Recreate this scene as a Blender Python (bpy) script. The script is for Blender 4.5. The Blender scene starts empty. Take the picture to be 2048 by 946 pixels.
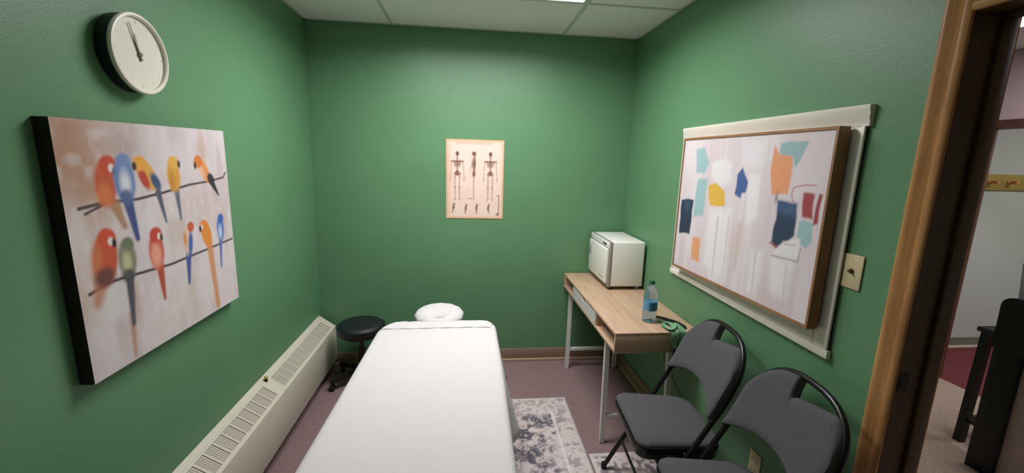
import bpy, bmesh, math, random
import numpy as np
from mathutils import Vector, Matrix

sc = bpy.context.scene
COL = sc.collection
random.seed(4)
PI = math.pi

# ---------------------------------------------------------------- room numbers (metres)
XL, XR, YB, ZC = -1.114, 1.267, 3.21, 2.549
CAM_Z = 1.6487
YF = -1.8                     # wall behind the photographer
XO = XR + 0.128                # hallway face of the right wall
HX, HY, HZ = 3.82, 3.26, 2.47  # hallway: far partition, end wall, ceiling

# ---------------------------------------------------------------- colour helpers
def lin(c):
    out = []
    for v in c[:3]:
        v = v / 255.0
        out.append(v / 12.92 if v <= 0.04045 else ((v + 0.055) / 1.055) ** 2.4)
    return tuple(out)

def col(c):
    return lin(c) + (1.0,)

# ---------------------------------------------------------------- materials
MATS = {}
def mat(name, c, rough=0.6, metal=0.0, spec=0.5, noise=None, bump=None, coat=0.0, sheen=0.0):
    """c in sRGB 0..255. noise=(scale, amount) varies value; bump=(scale, strength)"""
    if name in MATS:
        return MATS[name]
    m = bpy.data.materials.new(name)
    m.use_nodes = True
    nt = m.node_tree
    b = nt.nodes['Principled BSDF']
    b.inputs['Base Color'].default_value = col(c)
    b.inputs['Roughness'].default_value = rough
    b.inputs['Metallic'].default_value = metal
    b.inputs['Specular IOR Level'].default_value = spec
    b.inputs['Coat Weight'].default_value = coat
    b.inputs['Sheen Weight'].default_value = sheen
    tc = nt.nodes.new('ShaderNodeTexCoord')
    if noise:
        n = nt.nodes.new('ShaderNodeTexNoise')
        n.inputs['Scale'].default_value = noise[0]
        n.inputs['Detail'].default_value = 4
        nt.links.new(tc.outputs['Object'], n.inputs['Vector'])
        mr = nt.nodes.new('ShaderNodeMapRange')
        mr.inputs['From Min'].default_value = 0.3
        mr.inputs['From Max'].default_value = 0.7
        mr.inputs['To Min'].default_value = 1 - noise[1]
        mr.inputs['To Max'].default_value = 1 + noise[1]
        nt.links.new(n.outputs['Fac'], mr.inputs['Value'])
        mx = nt.nodes.new('ShaderNodeMix')
        mx.data_type = 'RGBA'; mx.blend_type = 'MULTIPLY'
        mx.inputs['Factor'].default_value = 1
        mx.inputs['A'].default_value = col(c)
        nt.links.new(mr.outputs['Result'], mx.inputs['B'])
        nt.links.new(mx.outputs['Result'], b.inputs['Base Color'])
    if bump:
        n2 = nt.nodes.new('ShaderNodeTexNoise')
        n2.inputs['Scale'].default_value = bump[0]
        n2.inputs['Detail'].default_value = 3
        nt.links.new(tc.outputs['Object'], n2.inputs['Vector'])
        bp = nt.nodes.new('ShaderNodeBump')
        bp.inputs['Strength'].default_value = bump[1]
        bp.inputs['Distance'].default_value = 0.004
        nt.links.new(n2.outputs['Fac'], bp.inputs['Height'])
        nt.links.new(bp.outputs['Normal'], b.inputs['Normal'])
    MATS[name] = m
    return m

def mat_emit(name, c, strength):
    m = bpy.data.materials.new(name); m.use_nodes = True
    b = m.node_tree.nodes['Principled BSDF']
    b.inputs['Base Color'].default_value = (0.8, 0.8, 0.8, 1)
    b.inputs['Emission Color'].default_value = tuple(c) + (1,)
    b.inputs['Emission Strength'].default_value = strength
    return m

def mat_wood(name, c1, c2, axis='Y', scale=14.0, rough=0.45, stretch=14.0):
    m = bpy.data.materials.new(name); m.use_nodes = True
    nt = m.node_tree; b = nt.nodes['Principled BSDF']
    b.inputs['Roughness'].default_value = rough
    tc = nt.nodes.new('ShaderNodeTexCoord')
    mp = nt.nodes.new('ShaderNodeMapping')
    s = [scale, scale, scale]; s['XYZ'.index(axis)] = scale / stretch
    mp.inputs['Scale'].default_value = s
    nt.links.new(tc.outputs['Object'], mp.inputs['Vector'])
    n = nt.nodes.new('ShaderNodeTexNoise'); n.inputs['Scale'].default_value = 3.0
    n.inputs['Detail'].default_value = 6; n.inputs['Roughness'].default_value = 0.65
    nt.links.new(mp.outputs['Vector'], n.inputs['Vector'])
    cr = nt.nodes.new('ShaderNodeValToRGB')
    cr.color_ramp.elements[0].position = 0.32; cr.color_ramp.elements[0].color = col(c2)
    cr.color_ramp.elements[1].position = 0.66; cr.color_ramp.elements[1].color = col(c1)
    nt.links.new(n.outputs['Fac'], cr.inputs['Fac'])
    nt.links.new(cr.outputs['Color'], b.inputs['Base Color'])
    return m

def mat_paint(name, rough=0.6, bump=0.0):
    m = bpy.data.materials.new(name); m.use_nodes = True
    nt = m.node_tree; b = nt.nodes['Principled BSDF']
    b.inputs['Roughness'].default_value = rough
    a = nt.nodes.new('ShaderNodeAttribute'); a.attribute_name = 'paint'
    nt.links.new(a.outputs['Color'], b.inputs['Base Color'])
    if bump:
        tc = nt.nodes.new('ShaderNodeTexCoord')
        n2 = nt.nodes.new('ShaderNodeTexNoise'); n2.inputs['Scale'].default_value = 350
        nt.links.new(tc.outputs['Object'], n2.inputs['Vector'])
        bp = nt.nodes.new('ShaderNodeBump'); bp.inputs['Strength'].default_value = bump
        bp.inputs['Distance'].default_value = 0.003
        nt.links.new(n2.outputs['Fac'], bp.inputs['Height'])
        nt.links.new(bp.outputs['Normal'], b.inputs['Normal'])
    return m

def mat_clear(name, c, ior=1.3, rough=0.05, trans=0.95):
    m = bpy.data.materials.new(name); m.use_nodes = True
    b = m.node_tree.nodes['Principled BSDF']
    b.inputs['Base Color'].default_value = col(c)
    b.inputs['Roughness'].default_value = rough
    b.inputs['Transmission Weight'].default_value = trans
    b.inputs['IOR'].default_value = ior
    return m

M_GREEN = mat('green_wall_paint', (98, 144, 104), rough=0.42, spec=0.45, noise=(2.5, 0.03), bump=(160, 0.12))
M_CEIL = mat('ceiling_tile', (246, 243, 240), rough=0.9, noise=(220, 0.05), bump=(180, 0.25))
M_TBAR = mat('ceiling_grid_metal', (204, 208, 196), rough=0.5)
M_CARPET = mat('mauve_carpet', (146, 122, 122), rough=0.95, spec=0.1, noise=(120, 0.22), bump=(500, 0.6))
M_CARPET_H = mat('beige_carpet', (176, 156, 142), rough=0.95, spec=0.1, noise=(60, 0.14), bump=(500, 0.5))
M_CARPET_M = mat('maroon_carpet', (116, 60, 64), rough=0.95, spec=0.1, noise=(60, 0.14), bump=(500, 0.5))
M_BASE = mat('tan_baseboard', (146, 126, 102), rough=0.5, noise=(14, 0.06))
M_BASE_L = mat('tan_baseboard_lip', (196, 172, 140), rough=0.45)
M_WHITE = mat('white_paint', (240, 235, 220), rough=0.45, noise=(6, 0.02))
M_WHITE_METAL = mat('white_metal', (222, 220, 214), rough=0.35)
M_HEATER = mat('cream_enamel', (214, 208, 190), rough=0.4, noise=(8, 0.02))
M_GRILLE = mat('grille_slats', (192, 184, 170), rough=0.5)
M_OAK = mat_wood('oak_trim', (208, 154, 94), (168, 114, 62), 'Z', scale=16, rough=0.4)
M_OAK_Y = mat_wood('oak_head_trim', (208, 154, 94), (168, 114, 62), 'Y', scale=16, rough=0.4)
M_JAMB = mat_wood('dark_oak_jamb', (96, 68, 28), (72, 48, 18), 'Z', scale=12, rough=0.45)
M_DESK = mat_wood('light_oak_laminate', (205, 176, 148), (184, 152, 122), 'Y', scale=10, rough=0.5, stretch=9)
M_DESK_X = mat_wood('light_oak_laminate_side', (205, 176, 148), (184, 152, 122), 'X', scale=10, rough=0.5, stretch=9)
M_DESK_IN = mat('desk_inside', (120, 98, 84), rough=0.6)
M_BLACK = mat('black_enamel', (16, 16, 17), rough=0.3)
M_BLACK_S = mat('black_satin', (14, 13, 13), rough=0.5)
M_VINYL = mat('black_vinyl', (22, 25, 29), rough=0.5, bump=(200, 0.1))
M_FABRIC = mat('charcoal_fabric', (90, 89, 91), rough=0.95, spec=0.15, noise=(260, 0.16), bump=(700, 0.5), sheen=0.15)
M_SHEET = mat('white_cotton', (221, 218, 217), rough=0.9, spec=0.15, bump=(420, 0.25), sheen=0.1)
M_CHROME = mat('brushed_chrome', (150, 152, 152), rough=0.3, metal=1.0)
M_BEIGE_PL = mat('ivory_plastic', (216, 200, 158), rough=0.4)
M_BRASS = mat('brass', (200, 170, 60), rough=0.35, metal=0.8)
M_CAB = mat('white_plastic', (240, 239, 230), rough=0.35)
M_CAB_G = mat('grey_plastic', (150, 146, 138), rough=0.4)
M_DARK = mat('dark_plastic', (40, 38, 38), rough=0.4)
M_TAN_FRAME = mat_wood('walnut_frame', (166, 124, 86), (136, 96, 62), 'Z', scale=20, rough=0.5)
M_TAN_FRAME_Y = mat_wood('walnut_frame_rail', (166, 124, 86), (136, 96, 62), 'Y', scale=20, rough=0.5)
M_CANVAS_EDGE = mat('dark_canvas_edge', (44, 38, 32), rough=0.8)
M_HALLWALL = mat('grey_green_hall_paint', (186, 192, 186), rough=0.6)
M_MAUVE = mat('mauve_hall_paint', (190, 166, 170), rough=0.6)
M_BROWN = mat('brown_trim', (84, 50, 42), rough=0.5)
M_RACK = mat_wood('rack_wood', (170, 150, 70), (140, 120, 48), 'X', scale=18, rough=0.5)

# ---------------------------------------------------------------- mesh helpers
def V(*a): return Vector(a)

def box(bm, x0, x1, y0, y1, z0, z1, bev=0.0, seg=2, M=None):
    vs = [bm.verts.new((x, y, z)) for x in (x0, x1) for y in (y0, y1) for z in (z0, z1)]
    f = [(0, 1, 3, 2), (4, 6, 7, 5), (0, 4, 5, 1), (2, 3, 7, 6), (0, 2, 6, 4), (1, 5, 7, 3)]
    fs = [bm.faces.new([vs[i] for i in q]) for q in f]
    if M is not None:
        for v in vs: v.co = M @ v.co
    if bev > 0:
        es = list({e for fc in fs for e in fc.edges})
        bmesh.ops.bevel(bm, geom=es, offset=bev, segments=seg, affect='EDGES', profile=0.5)
    return vs

def catmull(pts, n=8, closed=False):
    P = [Vector(p) for p in pts]
    out = []
    N = len(P)
    rng = range(N) if closed else range(N - 1)
    for i in rng:
        if closed:
            a, b, c, d = P[(i - 1) % N], P[i], P[(i + 1) % N], P[(i + 2) % N]
        else:
            a, b, c, d = P[max(i - 1, 0)], P[i], P[i + 1], P[min(i + 2, N - 1)]
        for k in range(n):
            t = k / n
            out.append(0.5 * ((2 * b) + (c - a) * t + (2 * a - 5 * b + 4 * c - d) * t * t + (3 * b - a - 3 * c + d) * t ** 3))
    if not closed:
        out.append(P[-1].copy())
    return out

def sweep(bm, pts, prof, up=(0, 0, 1), closed=False):
    """sweep the 2-D profile (side, up) along pts"""
    P = [Vector(p) for p in pts]
    N = len(P)
    up = Vector(up)
    rings = []
    prevn = None
    for i in range(N):
        if closed:
            t = (P[(i + 1) % N] - P[(i - 1) % N])
        else:
            t = P[min(i + 1, N - 1)] - P[max(i - 1, 0)]
        t.normalize()
        if prevn is None:
            s = t.cross(up)
            if s.length < 1e-4: s = t.cross(Vector((1, 0, 0)))
            s.normalize(); n = s.cross(t).normalized()
        else:
            n = (prevn - t * prevn.dot(t)).normalized()
            s = t.cross(n)
        prevn = n
        rings.append([bm.verts.new(P[i] + s * a + n * b) for a, b in prof])
    K = len(prof)
    for i in range(N if closed else N - 1):
        r0, r1 = rings[i], rings[(i + 1) % N]
        for k in range(K):
            bm.faces.new([r0[k], r0[(k + 1) % K], r1[(k + 1) % K], r1[k]])
    if not closed:
        bm.faces.new(rings[0][::-1]); bm.faces.new(rings[-1])

def circ(r, n=10, ry=None):
    return [(r * math.cos(2 * PI * k / n), (ry or r) * math.sin(2 * PI * k / n)) for k in range(n)]

def tube(bm, pts, r, n=10, closed=False, up=(0, 0, 1)):
    sweep(bm, pts, circ(r, n), up, closed)

def lathe(bm, prof, c=(0, 0, 0), n=32, axis='Z', flat=(1, 1)):
    """prof: list of (radius, height)"""
    rings = []
    c = Vector(c)
    for r, h in prof:
        ring = []
        if r < 1e-6:
            p = Vector((0, 0, h)); ring = [p]
        else:
            for k in range(n):
                a = 2 * PI * k / n
                ring.append(Vector((r * flat[0] * math.cos(a), r * flat[1] * math.sin(a), h)))
        rr = []
        for p in ring:
            if axis == 'X': p = Vector((p.z, p.x, p.y))
            elif axis == 'Y': p = Vector((p.x, p.z, p.y))
            rr.append(bm.verts.new(p + c))
        rings.append(rr)
    for a, b in zip(rings, rings[1:]):
        if len(a) == 1 and len(b) == 1: continue
        if len(a) == 1:
            for k in range(n): bm.faces.new([a[0], b[k], b[(k + 1) % n]])
        elif len(b) == 1:
            for k in range(n): bm.faces.new([a[k], a[(k + 1) % n], b[0]])
        else:
            for k in range(n): bm.faces.new([a[k], a[(k + 1) % n], b[(k + 1) % n], b[k]])
    if len(rings[0]) > 1: bm.faces.new(rings[0][::-1])
    if len(rings[-1]) > 1: bm.faces.new(rings[-1])

def lathe_ring(bm, sec, c, n=48):
    """closed (radius, height) section turned about the X axis through c"""
    R = []
    for k in range(n):
        a = 2 * PI * k / n
        R.append([bm.verts.new((c[0] + h, c[1] + r * math.cos(a), c[2] + r * math.sin(a))) for r, h in sec])
    m = len(sec)
    for k in range(n):
        p, q = R[k], R[(k + 1) % n]
        for j in range(m): bm.faces.new([p[j], p[(j + 1) % m], q[(j + 1) % m], q[j]])

def prism(bm, pts, d):
    """polygon pts (3-D) extruded by vector d"""
    d = Vector(d)
    a = [bm.verts.new(Vector(p)) for p in pts]
    b = [bm.verts.new(Vector(p) + d) for p in pts]
    n = len(a)
    bm.faces.new(a[::-1]); bm.faces.new(b)
    for k in range(n):
        bm.faces.new([a[k], a[(k + 1) % n], b[(k + 1) % n], b[k]])

def smooth_by_angle(me, ang=40):
    me.shade_smooth() if hasattr(me, 'shade_smooth') else None
    for p in me.polygons: p.use_smooth = True
    try:
        me.set_sharp_from_angle(angle=math.radians(ang))
    except Exception:
        pass

ROOTLOC = {}
def build(name, bm, m, parent=None, smooth=True, local=False, fix=True):
    """link bm as one mesh object; bm is in world space unless local"""
    if fix: bmesh.ops.recalc_face_normals(bm, faces=bm.faces)
    root = parent
    while root is not None and root.parent is not None: root = root.parent
    if root is not None and not local:
        bmesh.ops.translate(bm, vec=-Vector(root.location), verts=bm.verts)
    me = bpy.data.meshes.new(name)
    bm.to_mesh(me); bm.free()
    if smooth: smooth_by_angle(me)
    for mm in (m if isinstance(m, (list, tuple)) else [m]): me.materials.append(mm)
    o = bpy.data.objects.new(name, me); COL.objects.link(o)
    if parent is not None: o.parent = parent
    return o

def tag(o, label, cat, group=None, kind=None):
    o['label'] = label; o['category'] = cat
    if group: o['group'] = group
    if kind: o['kind'] = kind
    return o

def thing(name, loc, label, cat, group=None, kind=None, rz=0):
    o = bpy.data.objects.new(name, None); COL.objects.link(o)
    o.empty_display_size = 0.1
    o.location = loc; o.rotation_euler = (0, 0, rz)
    return tag(o, label, cat, group, kind)

def B(): return bmesh.new()

def boxes(name, lst, m, parent=None, bev=0.0, smooth=True, local=False):
    bm = B()
    for q in lst: box(bm, *q, bev=bev)
    return build(name, bm, m, parent, smooth, local)

def struct(name, lst, m, label, cat):
    o = boxes(name, lst, m, None, 0, False)
    return tag(o, label, cat, kind='structure')

# ================================================================= THE ROOM
T = 0.12
floor = struct('floor', [(XL - T, XR + 0.064, YF - T, YB + T, -0.06, 0)], M_CARPET, 'mauve brown carpet covering the treatment room floor', 'floor')
ceiling = struct('ceiling', [(XL - T, XO, YF - T, YB + T, ZC, ZC + 0.06)], M_CEIL, 'grey white drop ceiling of square tiles above the green walls', 'ceiling')
struct('wall_left', [(XL - T, XL, YF - T, YB + T, 0, ZC)], M_GREEN, 'green painted wall on which the parrot canvas and clock hang', 'wall')
struct('wall_back', [(XL, XR, YB, YB + T, 0, ZC)], M_GREEN, 'green painted end wall behind the massage table with the skeleton poster', 'wall')
struct('wall_front', [(XL, XR, YF - T, YF, 0, ZC)], M_GREEN, 'green wall behind the photographer', 'wall')
DY0, DY1, DZ = 0.09, 1.005, 2.045
struct('wall_right', [(XR, XO, DY1 + 0.02, HY, 0, ZC), (XR, XO, YF - T, DY0 - 0.02, 0, ZC), (XR, XO, DY0 - 0.02, DY1 + 0.02, DZ + 0.02, ZC)],
       M_GREEN, 'green painted wall with the doorway and the abstract painting', 'wall')
# ceiling grid
bm = B()
gx = [-0.526, 0.694]
gy = [2.58 - 0.61 * k for k in range(0, 8)]
for x in gx: box(bm, x - 0.011, x + 0.011, YF, YB, ZC - 0.004, ZC + 0.002)
for y in gy: box(bm, XL, XR, y - 0.011, y + 0.011, ZC - 0.0035, ZC + 0.002)
build('grid_bars', bm, M_TBAR, ceiling, False)
# wall angle
boxes('wall_angle', [(XL, XR, YB - 0.02, YB, ZC - 0.003, ZC), (XL, XL + 0.02, YF, YB, ZC - 0.003, ZC), (XR - 0.02, XR, YF, YB, ZC - 0.003, ZC)], M_TBAR, ceiling, 0, False)

def baseboard(name, pts_list, label):
    bm = B(); bm2 = B()
    for kind, a, b in pts_list:
        if kind == 'back':
            box(bm, a, b, YB - 0.012, YB, 0.02, 0.108, bev=0.003)
            box(bm2, a, b, YB - 0.022, YB - 0.0005, 0, 0.022, bev=0.004)
        elif kind == 'right':
            box(bm, XR - 0.012, XR, a, b, 0.02, 0.108, bev=0.003)
            box(bm2, XR - 0.022, XR - 0.0005, a, b, 0, 0.022, bev=0.004)
        elif kind == 'left':
            box(bm, XL, XL + 0.012, a, b, 0.02, 0.108, bev=0.003)
            box(bm2, XL + 0.0005, XL + 0.022, a, b, 0, 0.022, bev=0.004)
    o = build(name, bm, M_BASE); tag(o, label, 'baseboard', kind='structure')
    build('toe_lip', bm2, M_BASE_L, o)
baseboard('baseboard_back', [('back', XL, XR)], 'tan baseboard along the bottom of the green end wall')
baseboard('baseboard_right', [('right', 1.075, YB - 0.02)], 'tan baseboard under the desk and folding chairs')
baseboard('baseboard_left', [('left', YF, YB - 0.02)], 'tan baseboard behind the wall heater')

# ---- door opening: casing, jamb
door = thing('door_1', (XR, (DY0 + DY1) / 2, 0), 'oak door frame around the open doorway to the hallway', 'door frame', kind='structure')
def casing_profile(w):
    # moulded casing section: (across width, projection)
    return [(0, 0), (0, 0.010), (0.006, 0.014), (0.016, 0.014), (0.020, 0.010), (0.030, 0.012), (0.044, 0.018), (0.052, 0.020), (w - 0.006, 0.020), (w, 0.016), (w, 0)]
def casing(name, mirror, W=0.062, x=XR, sgn=-1):
    bm = B()
    pr = casing_profile(W)
    if mirror == 'far':
        pts = [(x + sgn * b, DY1 + a, 0) for a, b in pr]; d = (0, 0, DZ + W)
        prism(bm, pts, d)
    elif mirror == 'near':
        pts = [(x + sgn * b, DY0 - a, 0) for a, b in pr]; prism(bm, pts, (0, 0, DZ + W))
    else:
        pts = [(x + sgn * b, DY0, DZ + a) for a, b in pr]; prism(bm, pts, (0, DY1 - DY0, 0))
    return build(name, bm, M_OAK if mirror != 'head' else M_OAK_Y, door)
for nm, k in (('casing', 'far'), ('casing', 'near'), ('head_casing', 'head')):
    casing(nm, k)
for nm, k in (('hall_casing', 'far'), ('hall_casing', 'near'), ('hall_head_casing', 'head')):
    casing(nm, k, x=XO, sgn=1)
boxes('jamb', [(XR, XO, DY1 - 0.001, DY1 + 0.02, 0, DZ)], M_JAMB, door)
boxes('jamb', [(XR, XO, DY0 - 0.02, DY0 + 0.001, 0, DZ)], M_JAMB, door)
boxes('head_jamb', [(XR, XO, DY0 - 0.02, DY1 + 0.02, DZ - 0.001, DZ + 0.02)], M_JAMB, door)
bm = B()
box(bm, XR + 0.075, XO - 0.012, DY1 - 0.013, DY1 - 0.0012, 0, DZ - 0.012, bev=0.002)
box(bm, XR + 0.075, XO - 0.012, DY0 + 0.0012, DY0 + 0.013, 0, DZ - 0.012, bev=0.002)
box(bm, XR + 0.075, XO - 0.012, DY0, DY1, DZ - 0.013, DZ - 0.0012, bev=0.002)
build('door_stop', bm, M_JAMB, door)
bm = B()
box(bm, XR + 0.004, XR + 0.036, DY1 - 0.003, DY1 - 0.0012, 1.0, 1.06, bev=0.0006)
box(bm, XR + 0.012, XR + 0.028, DY1 - 0.0036, DY1 - 0.0012, 1.015, 1.045)
build('strike_plate', bm, M_BLACK_S, door)

# ---- wall heater (sloped top)
HYe = 3.15
hb = (XL + 0.014, 0.428)     # back top edge
hf = (XL + 0.124, 0.353)     # front top edge
heater = thing('wall_heater', (XL + 0.06, 1.9, 0.09), 'long cream sloped top wall heater under the parrot canvas', 'heater')
HY0 = 0.55
bm = B()
t = 0.004
# front panel, back plate, bottom
box(bm, hf[0] - 0.004, hf[0], HY0, HYe - 0.03, 0.088, hf[1] - 0.002, bev=0.0015)
box(bm, XL + 0.001, XL + 0.006, HY0, HYe, 0.088, hb[1] + 0.004)
box(bm, XL + 0.006, hf[0] - 0.004, HY0, HYe - 0.03, 0.12, 0.124)
build('front_panel', bm, M_HEATER, heater)
bm = B()
prof = [(XL + 0.006, 0.088), (hf[0] + 0.001, 0.088), (hf[0] + 0.001, hf[1]), (hb[0], hb[1] + 0.004), (XL + 0.006, hb[1] + 0.004)]
prism(bm, [(x, HYe - 0.03, z) for x, z in prof], (0, 0.03, 0))
build('end_cap', bm, M_HEATER, heater)
bm = B()
prism(bm, [(x, HY0 - 0.03, z) for x, z in prof], (0, 0.03, 0))
build('end_cap', bm, M_HEATER, heater)
# sloped top: frame rails + dividers, recessed slats
def slope(s, off=0.0):  # s 0 at the back .. 1 at the front, off along the normal
    dx, dz = hf[0] - hb[0], hf[1] - hb[1]
    L = math.hypot(dx, dz)
    nx, nz = -dz / L, dx / L
    return (hb[0] + dx * s + nx * off, hb[1] + dz * s + nz * off)
def slopebar(bm, s0, s1, y0, y1, th0=-0.004, th1=0.0):
    q = [slope(s0, th0), slope(s1, th0), slope(s1, th1), slope(s0, th1)]
    prism(bm, [(x, y0, z) for x, z in q], (0, y1 - y0, 0))
S0, S1 = 0.21, 0.87
bm = B()
slopebar(bm, -0.09, S0, HY0, HYe - 0.03)
slopebar(bm, S1, 1.0, HY0, HYe - 0.03)
slopebar(bm, 0.10, 0.122, HY0, HYe - 0.03, 0.0, 0.0015)
yk = 2.235
near_edges = [yk - 0.05 - 0.0655 * k for k in range(0, 26)]
far_edges = [yk + 0.035 + 0.0655 * k for k in range(0, 14)]
slopebar(bm, S0, S1, yk - 0.045, yk + 0.03)
for y in near_edges + far_edges:
    if HY0 < y < HYe - 0.04: slopebar(bm, S0, S1, y - 0.004, y + 0.004)
slopebar(bm, S0, S1, 3.08, HYe - 0.03)
build('top_frame', bm, M_HEATER, heater)
def grille(y0, y1):
    bm = B()
    slopebar(bm, S0, S1, y0, y1, -0.008, -0.006)
    k = y0 + 0.006
    while k < y1 - 0.006:
        slopebar(bm, S0 + 0.005, S1 - 0.005, k, k + 0.0090, -0.006, -0.003)
        k += 0.0109
    build('grille', bm, M_GRILLE, heater)
grille(HY0, yk - 0.045); grille(yk + 0.03, 3.08)
bm = B()
kx, kz = slope(0.16, 0.0)
lathe(bm, [(0.009, 0), (0.009, 0.012), (0.007, 0.016)], (kx, yk - 0.004, kz), 16)
kn = build('damper_knob', bm, M_BLACK_S, heater)
bm = B()
lathe(bm, [(0.0085, 0.016), (0.0085, 0.024), (0.005, 0.028), (0, 0.028)], (kx, yk - 0.004, kz), 16)
build('brass_cap', bm, M_BRASS, kn)
# feet brackets
for y in (0.9, 1.9, 2.95):
    boxes('bracket', [(XL + 0.0125, hf[0] - 0.02, y, y + 0.03, 0.109, 0.121)], M_BLACK_S, heater)

# ================================================================= PAINTED SURFACES
def sm(d, w):   # soft inside mask from a signed distance (negative inside)
    return np.clip(0.5 - d / w, 0, 1)
class Canvas:
    def __init__(self, W, H, nx, ny, bg):
        self.W, self.H, self.nx, self.ny = W, H, nx, ny
        u = np.linspace(0, 1, nx + 1); v = np.linspace(0, 1, ny + 1)
        self.u, self.v = np.meshgrid(u, v)
        self.X, self.Y = self.u * W, self.v * H
        self.c = np.zeros(self.u.shape + (3,)); self.c[:] = lin(bg)
    def put(self, c, m, a=1.0):
        m = np.clip(m, 0, 1)[..., None] * a
        self.c = self.c * (1 - m) + np.array(lin(c)) * m
    def p(self, q): return q[0] * self.W, q[1] * self.H
    def ell(self, c, q, rx, ry, rot=0, soft=0.006, a=1.0):
        x, y = self.p(q); dx, dy = self.X - x, self.Y - y
        r = math.radians(rot); cx, sx = math.cos(r), math.sin(r)
        ex, ey = dx * cx + dy * sx, -dx * sx + dy * cx
        k = np.sqrt((ex / rx) ** 2 + (ey / ry) ** 2) + 1e-9
        self.put(c, sm((k - 1) * min(rx, ry), soft), a)
    def gauss(self, c, q, rx, ry, a=1.0):
        x, y = self.p(q)
        self.put(c, np.exp(-((self.X - x) / rx) ** 2 - ((self.Y - y) / ry) ** 2), a)
    def line(self, c, pts, w0, w1=None, soft=0.004, a=1.0, fade=False):
        w1 = w0 if w1 is None else w1
        n = len(pts) - 1
        best = np.full(self.X.shape, 9.0); al = np.ones(self.X.shape)
        for i in range(n):
            x0, y0 = self.p(pts[i]); x1, y1 = self.p(pts[i + 1])
            dx, dy = x1 - x0, y1 - y0
            t = np.clip(((self.X - x0) * dx + (self.Y - y0) * dy) / (dx * dx + dy * dy + 1e-12), 0, 1)
            d = np.hypot(self.X - x0 - t * dx, self.Y - y0 - t * dy)
            g = (i + t) / n
            sd = d - (w0 + (w1 - w0) * g)
            if fade: al = np.where(sd < best, 1 - g * 0.85, al)
            best = np.minimum(best, sd)
        self.put(c, sm(best, soft) * al, a)
    def poly(self, c, pts, soft=0.005, a=1.0, wob=0.0):
        P = [self.p(q) for q in pts]
        X, Y = self.X, self.Y
        if wob:
            X = X + wob * np.sin(Y * 60 + 1.3) ; Y = Y + wob * np.sin(X * 55)
        inside = np.zeros(X.shape, bool); d = np.full(X.shape, 9.0)
        for i in range(len(P)):
            x0, y0 = P[i]; x1, y1 = P[(i + 1) % len(P)]
            dx, dy = x1 - x0, y1 - y0
            t = np.clip(((X - x0) * dx + (Y - y0) * dy) / (dx * dx + dy * dy + 1e-12), 0, 1)
            d = np.minimum(d, np.hypot(X - x0 - t * dx, Y - y0 - t * dy))
            cr = ((y0 > Y) != (y1 > Y)) & (X < (x1 - x0) * (Y - y0) / (y1 - y0 + 1e-12) + x0)
            inside ^= cr
        self.put(c, sm(np.where(inside, -d, d), soft), a)
    def noise(self, sx, sy, seed):
        rs = np.random.RandomState(seed)
        gx, gy = max(2, int(self.W * sx)) + 2, max(2, int(self.H * sy)) + 2
        g = rs.rand(gy, gx)
        fx, fy = self.u * (gx - 2), self.v * (gy - 2)
        ix, iy = fx.astype(int), fy.astype(int)
        tx, ty = fx - ix, fy - iy
        tx, ty = tx * tx * (3 - 2 * tx), ty * ty * (3 - 2 * ty)
        a = g[iy, ix] * (1 - tx) + g[iy, ix + 1] * tx
        b = g[iy + 1, ix] * (1 - tx) + g[iy + 1, ix + 1] * tx
        return a * (1 - ty) + b * ty

def painted_slab(cv, fmap, back):
    """front grid coloured by cv, sides and back closed; fmap(u,v)->Vector, back = offset vector.
    returns bmesh, material slots: 0 paint, 1 edge"""
    bm = B()
    lay = bm.verts.layers.float_color.new('paint')
    back = Vector(back)
    g = []
    for j in range(cv.ny + 1):
        row = []
        for i in range(cv.nx + 1):
            vtx = bm.verts.new(fmap(i / cv.nx, j / cv.ny))
            c = cv.c[j, i]
            vtx[lay] = (c[0], c[1], c[2], 1.0)
            row.append(vtx)
        g.append(row)
    for j in range(cv.ny):
        for i in range(cv.nx):
            bm.faces.new([g[j][i], g[j][i + 1], g[j + 1][i + 1], g[j + 1][i]])
    rim = [g[0][i] for i in range(cv.nx + 1)] + [g[j][-1] for j in range(1, cv.ny + 1)] + \
          [g[-1][i] for i in range(cv.nx - 1, -1, -1)] + [g[j][0] for j in range(cv.ny - 1, 0, -1)]
    f1 = [bm.verts.new(v.co) for v in rim]
    b1 = [bm.verts.new(v.co + back) for v in rim]
    n = len(rim)
    for k in range(n):
        f = bm.faces.new([f1[k], f1[(k + 1) % n], b1[(k + 1) % n], b1[k]]); f.material_index = 1
    f = bm.faces.new(b1[::-1]); f.material_index = 1
    return bm

# ---------------------------------------------------------------- parrots canvas
cv = Canvas(0.795, 0.765, 250, 240, (216, 204, 202))
n1 = cv.noise(14, 3, 1); n2 = cv.noise(6, 6, 2); n3 = cv.noise(30, 5, 3)
cv.put((216, 208, 210), (n1 - 0.3) * 1.4, 0.75)
cv.put((190, 170, 160), (n2 - 0.5) * 1.6, 0.5)
cv.put((196, 184, 192), (n3 - 0.45) * 1.5, 0.5)
cv.gauss((176, 132, 100), (0.03, 0.93), 0.15, 0.22, 0.95)
cv.gauss((178, 134, 104), (0.10, 0.76), 0.09, 0.12, 0.8)
cv.gauss((164, 142, 130), (0.29, 0.90), 0.07, 0.08, 0.7)
cv.gauss((196, 156, 130), (0.79, 0.90), 0.03, 0.06, 0.6)
cv.gauss((188, 158, 140), (0.70, 0.62), 0.12, 0.08, 0.4)
cv.gauss((218, 212, 204), (0.02, 0.56), 0.045, 0.10, 0.8)
cv.gauss((216, 212, 208), (0.11, 0.30), 0.06, 0.08, 0.9)
cv.gauss((216, 210, 208), (0.36, 0.60), 0.05, 0.13, 0.6)
cv.gauss((190, 170, 150), (0.60, 0.20), 0.03, 0.12, 0.5)
cv.gauss((200, 172, 150), (0.02, 0.35), 0.05, 0.10, 0.6)
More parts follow.
